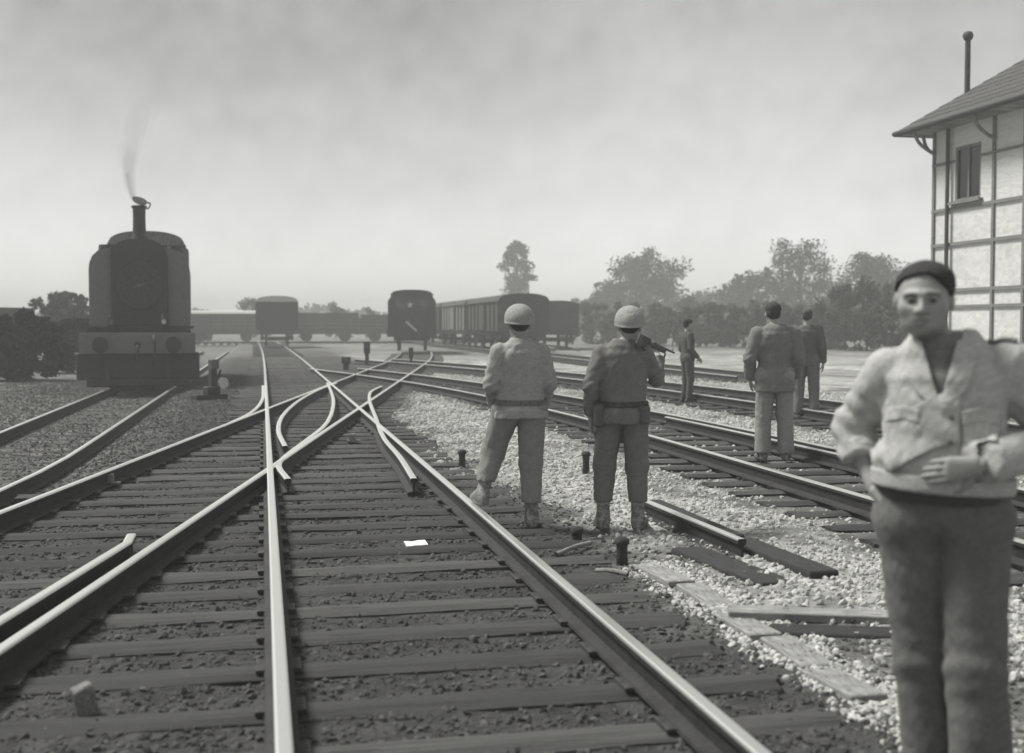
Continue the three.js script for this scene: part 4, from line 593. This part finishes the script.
// ───────────────────────── trees and bushes ─────────────────────────
function plant(name, label, category, x, z, h, w, o = {}) {
  const r = RNG(o.seed || 1), y0 = groundHeight(x, z) - 0.05, root = thing(name, label, category, [x, y0, z], 0, o.group);
  const cb = o.crownBase ?? 0.12, trunkTop = h * 0.72, geo = [];
  geo.push(tube([V(0, 0, 0), V(w * 0.02, h * 0.25, 0), V(-w * 0.02, h * 0.5, w * 0.02), V(0, trunkTop, 0)], Math.max(0.05, h * 0.02), 10, 7));
  for (let i = 0; i < 7; i++) { const a = r() * 6.28, s = h * (cb + 0.1 + 0.4 * r()); geo.push(rod(V(0, s, 0), V(Math.cos(a) * w * 0.36, s + h * (0.12 + 0.2 * r()), Math.sin(a) * w * 0.36), h * 0.011, h * 0.004, 6)); }
  mesh(o.shrub ? 'stems' : 'trunk', geo, M.bark, root);
  const nC = Math.round((o.clumps ?? 46) * 1.5), per = o.per ?? 90, ls = o.leaf ?? 0.13, P = [], C = [], N = [];
  for (let c = 0; c < nC; c++) {
    let u, v, t, k = 0; do { u = r() * 2 - 1; v = r() * 2 - 1; t = r() * 2 - 1; k++; } while ((u * u + v * v + t * t > 1 || u * u + v * v + t * t < 0.12) && k < 40);
    const shape = o.poplar ? 1 - 0.55 * Math.abs(v) : (0.82 + 0.36 * n3(u * 1.5 + o.seed, v * 1.5, t * 1.5 + 3)), cx = u * w / 2 * shape, cy = h * (cb + (1 - cb) * (v * 0.5 + 0.5) * (0.9 + 0.1 * shape)), cz = t * w / 2 * shape, cr = (o.clumpR ?? 0.13) * Math.min(w, h) * (0.6 + 0.8 * r()), tone = 0.7 + 0.6 * r();
    for (let i = 0; i < per; i++) {
      const a = r() * 6.28, b = Math.acos(2 * r() - 1), q = cr * Math.pow(r(), 0.45), px = cx + q * Math.sin(b) * Math.cos(a), py = cy + q * Math.cos(b) * 0.8, pz = cz + q * Math.sin(b) * Math.sin(a);
      const d1 = V(r() - 0.5, r() - 0.5, r() - 0.5).normalize(), d2 = V(r() - 0.5, r() - 0.5, r() - 0.5).cross(d1).normalize(), s = ls * (0.6 + 0.8 * r()), n = d1.clone().cross(d2), val = (o.tone ?? 0.18) * tone * (0.75 + 0.5 * r());
      const A = d1.clone().multiplyScalar(s), Bv = d2.clone().multiplyScalar(s * 0.6), p = V(px, Math.max(py, 0.05), pz), q4 = [p.clone().sub(A), p.clone().add(Bv), p.clone().add(A), p.clone().sub(Bv)];
      for (const ii of [0, 1, 2, 0, 2, 3]) { P.push(q4[ii].x, q4[ii].y, q4[ii].z); N.push(n.x, n.y, n.z); C.push(val, val * 1.01, val * 0.95); }
    }
  }
  const g = new THREE.BufferGeometry(); g.setAttribute('position', new THREE.Float32BufferAttribute(P, 3)); g.setAttribute('normal', new THREE.Float32BufferAttribute(N, 3)); g.setAttribute('color', new THREE.Float32BufferAttribute(C, 3));
  const m = mesh('crown', g, M.leaf, root); return root;
}
const at = (px, z) => -z * Math.tan(Math.atan((px - 512) / F) - YAW);                      // sideways place of something seen at px, z metres ahead
const T = (name, label, cat, px, z, h, w, o) => plant(name, label, cat, at(px, z), z, h, w, o);
const gT = 'trees round the yard', gB = 'bushes along the far side of the tracks';
T('tree', 'slender tall tree rising behind the wagon row above the soldier in pale jacket', 'tree', 517, -168, 13.9, 5.2, { leaf: 0.2, seed: 3, poplar: true, clumps: 40, per: 80, crownBase: 0.3, clumpR: 0.16, group: gT });
T('tree', 'big spreading tree behind the soldier with the rifle', 'tree', 642, -147, 11.4, 12.6, { leaf: 0.2, seed: 4, clumps: 70, per: 90, crownBase: 0.08, group: gT });
T('tree', 'lower tree at the left flank of the big spreading tree', 'tree', 606, -154, 7.4, 7.4, { leaf: 0.2, seed: 5, clumps: 40, crownBase: 0.05, group: gT });
T('tree', 'rounded dark tree above the broad man in the long jacket', 'tree', 752, -136, 8.3, 9.1, { leaf: 0.2, seed: 6, clumps: 56, crownBase: 0.05, group: gT });
T('tree', 'airy pale tree with see-through crown behind the rounded dark tree', 'tree', 800, -128, 11.6, 9, { seed: 7, clumps: 60, per: 80, crownBase: 0.2, leaf: 0.16, clumpR: 0.13, group: gT });
T('tree', 'airy pale tree nearest the signal house', 'tree', 868, -120, 9.4, 8, { seed: 8, clumps: 60, per: 80, crownBase: 0.15, leaf: 0.16, clumpR: 0.14, group: gT });
T('tree', 'tree standing left of the smoking steam locomotive', 'tree', 62, -64, 3.5, 3.4, { seed: 9, clumps: 34, crownBase: 0.08, group: gT });
T('tree', 'rounded tree behind the lone box wagon', 'tree', 262, -140, 4.9, 6.6, { seed: 10, clumps: 50, crownBase: 0.05, leaf: 0.15, group: gT });
T('tree', 'small rounded tree behind the open wagon just right of the lone box wagon', 'tree', 336, -140, 3.9, 3.4, { seed: 12, clumps: 30, crownBase: 0.05, leaf: 0.15, group: gT });
T('tree', 'small tree left of the small dark engine in the background', 'tree', 366, -142, 3.8, 2.4, { seed: 13, clumps: 24, crownBase: 0.1, leaf: 0.15, group: gT });
T('tree', 'broad hazy tree in the gap right of the big spreading tree', 'tree', 708, -165, 6.6, 13, { seed: 61, leaf: 0.2, clumps: 56, crownBase: 0.02, group: gT });
T('tree', 'broad hazy tree low behind the two airy trees', 'tree', 835, -170, 7.4, 15, { seed: 62, leaf: 0.2, clumps: 60, crownBase: 0.02, group: gT });
T('tree', 'hazy tree peeping out left of the man with the dark cap', 'tree', 898, -150, 9.4, 9, { seed: 63, leaf: 0.2, clumps: 50, crownBase: 0.05, group: gT });
T('tree', 'low hazy tree between the lone dark wagon and the big spreading tree', 'tree', 585, -160, 5.2, 8, { seed: 64, leaf: 0.2, clumps: 44, crownBase: 0.02, group: gT });
T('bush', 'dark bush at the left edge', 'bush', 22, -40, 2.25, 3.0, { seed: 14, shrub: true, clumps: 40, crownBase: 0, tone: 0.05 });
T('bush', 'dark bush close behind the steam locomotive at its left', 'bush', 70, -46, 2.0, 2.6, { seed: 15, shrub: true, clumps: 36, crownBase: 0, tone: 0.045 });
T('bush', 'far dark bush right of the steam locomotive', 'bush', 200, -120, 2.6, 3.4, { seed: 16, shrub: true, clumps: 26, crownBase: 0, leaf: 0.15 });
const bushes = [[600, -62, 2.6, 4.4, 'behind the lone dark wagon before the trees'], [640, -58, 2.4, 4.0, 'behind the rifle of the soldier'], [672, -56, 2.2, 3.4, 'just left of the slim dark-clad man'], [706, -54, 2.3, 3.6, 'just right of the slim dark-clad man'], [742, -52, 2.4, 3.8, 'left of the broad man in the long jacket'], [786, -50, 2.3, 3.6, 'between the broad man and the man partly behind him'], [826, -47, 2.6, 3.6, 'right of the two men by the curving rails'], [866, -44, 3.0, 3.8, 'left of the head of the man in the pale jacket'], [905, -40, 2.8, 3.4, 'behind the head of the man in the pale jacket'], [690, -70, 3.0, 4.6, 'in the gap between the big spreading tree and the rounded dark tree']];
bushes.forEach(([px, z, h, w, where], i) => T('bush', 'leafy grey-green bush ' + where, 'bush', px, z * 1.5, (h - 1.54) * 1.5 + 2.0, w * 1.8, { seed: 30 + i, shrub: true, clumps: 34, per: 75, crownBase: 0, leaf: 0.14, tone: 0.26, group: gB }));
{ // a far wood closes the view low on the horizon
  const r = RNG(91), P = [], C = [], N = [];
  for (let i = 0; i < 26000; i++) { const a = (r() - 0.5) * 1.9 - 0.1, R = 230 + r() * 40, x = Math.sin(a) * R, z = -Math.cos(a) * R, hh = 4.2 + 3.2 * fbm(a * 14, 2, 1, 4) * 2, y = r() * hh, s = 0.45 + r() * 0.4, d1 = V(r() - 0.5, r() - 0.5, r() - 0.5).normalize(), d2 = V(r() - 0.5, r() - 0.5, r() - 0.5).cross(d1).normalize(), n = d1.clone().cross(d2), v = 0.05 + 0.03 * r(), p = V(x, y, z), A = d1.multiplyScalar(s), B = d2.multiplyScalar(s * 0.7), q = [p.clone().sub(A), p.clone().add(B), p.clone().add(A), p.clone().sub(B)]; for (const k of [0, 1, 2, 0, 2, 3]) { P.push(q[k].x, q[k].y, q[k].z); N.push(n.x, n.y, n.z); C.push(v, v, v); } }
  const g = new THREE.BufferGeometry(); g.setAttribute('position', new THREE.Float32BufferAttribute(P, 3)); g.setAttribute('normal', new THREE.Float32BufferAttribute(N, 3)); g.setAttribute('color', new THREE.Float32BufferAttribute(C, 3)); tag(mesh('far_wood', g, M.leaf), 'hazy far-off wood along the horizon', 'wood', null, 'stuff');
}

// ───────────────────────── small things in the yard ─────────────────────────
{
  const onG = (px, py, lift = 0) => { const p = G(px, py, 0); p.y = groundHeight(p.x, p.z) + lift; return p; };
  { const p = G(416, 545, 0.02), m = mesh('paper_scrap', (() => { const g = new THREE.BoxGeometry(0.15, 0.008, 0.1, 6, 1, 4), q = g.attributes.position; for (let i = 0; i < q.count; i++) q.setY(i, q.getY(i) + 0.012 * n3(q.getX(i) * 14, 1, q.getZ(i) * 14)); g.computeVertexNormals(); return g; })(), std(0.8, 0.9)); m.position.set(p.x, 0.03, p.z); m.rotation.set(0.12, 0.1, 0); tag(m, 'scrap of white paper lying between the rails of the straight track', 'paper'); }
  // iron stakes
  for (const [px, py, h, l] of [[622, 563, 0.19, 'short dark iron stake standing in the gravel in front of the soldier with the rifle'], [586, 474, 0.24, 'short dark stake left of the legs of the soldier with the rifle'], [577, 541, 0.12, 'low dark peg between the feet of the two helmeted soldiers'], [462, 466, 0.2, 'short dark post left of the soldier with one foot on the rail']]) { const p = onG(px, py), m = thing('iron_stake', l, 'stake', [p.x, p.y - 0.04, p.z], 0.3, 'stakes in the gravel'); mesh('shaft', lathe([[0.001, 0], [0.042, 0], [0.036, h * 0.6], [0.038, h - 0.02]], 10), M.black, m); mesh('head', lathe([[0.038, h - 0.02], [0.05, h - 0.015], [0.05, h + 0.015], [0.03, h + 0.03], [0.001, h + 0.032]], 10), M.black, m); }
  // pale boards edging the gravel, end to end
  const edge = [[640, 562], [683, 587], [726, 612], [768, 640], [815, 668], [872, 702]];
  for (let i = 0; i + 1 < edge.length; i++) { const a = onG(...edge[i]), b = onG(...edge[i + 1]), L = a.distanceTo(b) - 0.03, m = mesh('edging_board', box(L, 0.04, 0.17, 0, 0, 0, 0.012), M.plank); m.position.copy(a).lerp(b, 0.5); m.position.y += 0.008; m.position.x += 0.03 * (i % 2);  m.rotation.set(0.04 * (i % 2 ? 1 : -1), -Math.atan2(b.z - a.z, b.x - a.x), 0); tag(m, ['pale worn board nearest the dark iron stake in the gravel', 'pale worn board second from the iron stake', 'pale worn board in the middle of the edging row', 'pale worn board fourth from the iron stake', 'pale worn board nearest the legs of the man in the pale jacket'][i], 'board', 'pale boards edging the gravel'); }
  { const a = onG(728, 616), b = onG(905, 622), m = mesh('edging_board', box(a.distanceTo(b), 0.05, 0.16, 0, 0, 0, 0.012), M.plank); m.position.copy(a).lerp(b, 0.5); m.position.y += 0.02; m.rotation.y = -Math.atan2(b.z - a.z, b.x - a.x); tag(m, 'pale board lying crosswise, leading to the man in the pale jacket', 'board', 'pale boards edging the gravel'); }
  // dark timbers and a spare rail left lying in the gravel
  const tim = (a, b, w, h, l, lift) => { const A = onG(...a), Bp = onG(...b), m = mesh('old_timber', box(A.distanceTo(Bp), h, w, 0, 0, 0, 0.02), M.darkPlank); m.position.copy(A).lerp(Bp, 0.5); m.position.y += lift; m.rotation.y = -Math.atan2(Bp.z - A.z, Bp.x - A.x); tag(m, l, 'timber', 'old timbers in the gravel'); };
  tim([652, 508], [735, 545], 0.16, 0.1, 'dark old timber lying right behind the soldier with the rifle', 0.01);
  tim([738, 548], [825, 583], 0.2, 0.1, 'dark old timber ending near the man in the pale jacket', 0.005);
  tim([770, 630], [900, 634], 0.2, 0.1, 'flat dark timber just in front of the crosswise pale board', -0.03);
  tim([686, 552], [778, 588], 0.24, 0.1, 'flat dark timber beside the pale edging boards', -0.025);
  { const t = thing('spare_rail', 'rusty spare rail lying loose in the gravel along the dark timbers', 'rail', [0, 0, 0]); const a = onG(640, 512, 0.12), b = onG(742, 561, 0.12); rail(t, [a, a.clone().lerp(b, 0.5), b], 'rail_length'); }
  for (const [a, b, l] of [[[556, 556], [590, 546], 'pale stick lying slantwise at the feet of the soldier with one foot on the rail'], [[596, 572], [628, 577], 'pale stick beside the dark iron stake in the gravel']]) { const A = onG(...a, 0.02), Bp = onG(...b, 0.03), m = mesh('stick', tube([A, A.clone().lerp(Bp, 0.5).add(V(0, 0.012, 0.01)), Bp], 0.016, 8, 7), M.plank); tag(m, l, 'stick', 'sticks in the gravel'); }
  // point lever with white weight beside the engine track
  { const p = onG(214, 399), t = thing('point_lever', 'dark point lever with white weight beside the steam locomotive', 'lever', [p.x, p.y, p.z], 0.5); mesh('base', [box(0.7, 0.12, 0.3, -0.1, 0.06, 0, 0.02), box(0.3, 0.16, 0.24, -0.05, 0.2, 0, 0.03)], M.black, t); mesh('lever_arm', rod(V(0, 0.2, 0), V(0.16, 0.62, 0), 0.025), M.black, t); mesh('weight', [cyl(0.12, 0.12, 0.08, 0.17, 0.34, 0.06, 'z', 20)], M.white, t); mesh('stand', [box(0.14, 0.5, 0.14, -0.02, 0.4, 0, 0.02)], M.sooty, t); const h = mesh('lamp_head', [box(0.18, 0.2, 0.16, 0, 0.74, 0, 0.02)], M.steel, t); }
  // small ground signals farther off
  for (const [px, py, h, w, l] of [[346, 370, 0.45, 0.32, 'low dark ground signal box between the diverging tracks'], [367, 366, 0.9, 0.24, 'slim dark ground signal post left of the small dark engine'], [411, 368, 0.75, 0.16, 'slim dark signal post in front of the small dark engine']]) { const p = onG(px, py), t = thing('ground_signal', l, 'signal', [p.x, p.y, p.z], 0, 'ground signals among the far rails'); mesh('post', box(w * 0.6, h * 0.6, w * 0.6, 0, h * 0.3, 0, 0.02), M.black, t); mesh('signal_head', [box(w, h * 0.5, w * 0.7, 0, h * 0.75, 0, 0.03)], M.black, t); mesh('lens', cyl(w * 0.16, w * 0.16, 0.03, 0, h * 0.8, w * 0.36, 'z', 12), M.steel, t); }
  { const p = G(85, 714, 0), m = mesh('broken_block', (() => { const g = new RoundedBoxGeometry(0.085, 0.15, 0.07, 4, 0.02), q = g.attributes.position; for (let i = 0; i < q.count; i++) { const k = 1 + 0.22 * n3(q.getX(i) * 16, q.getY(i) * 16, q.getZ(i) * 16); q.setXYZ(i, q.getX(i) * k, q.getY(i) * k, q.getZ(i) * k); } g.computeVertexNormals(); return g; })(), std(0.26, 0.95, { map: grainT })); m.position.set(p.x, 0.045, p.z); m.rotation.set(0.1, 0.4, 0.12); tag(m, 'pale broken block standing upright in the lower left corner beside the rail', 'block'); }
}
renderer.render(scene, camera);
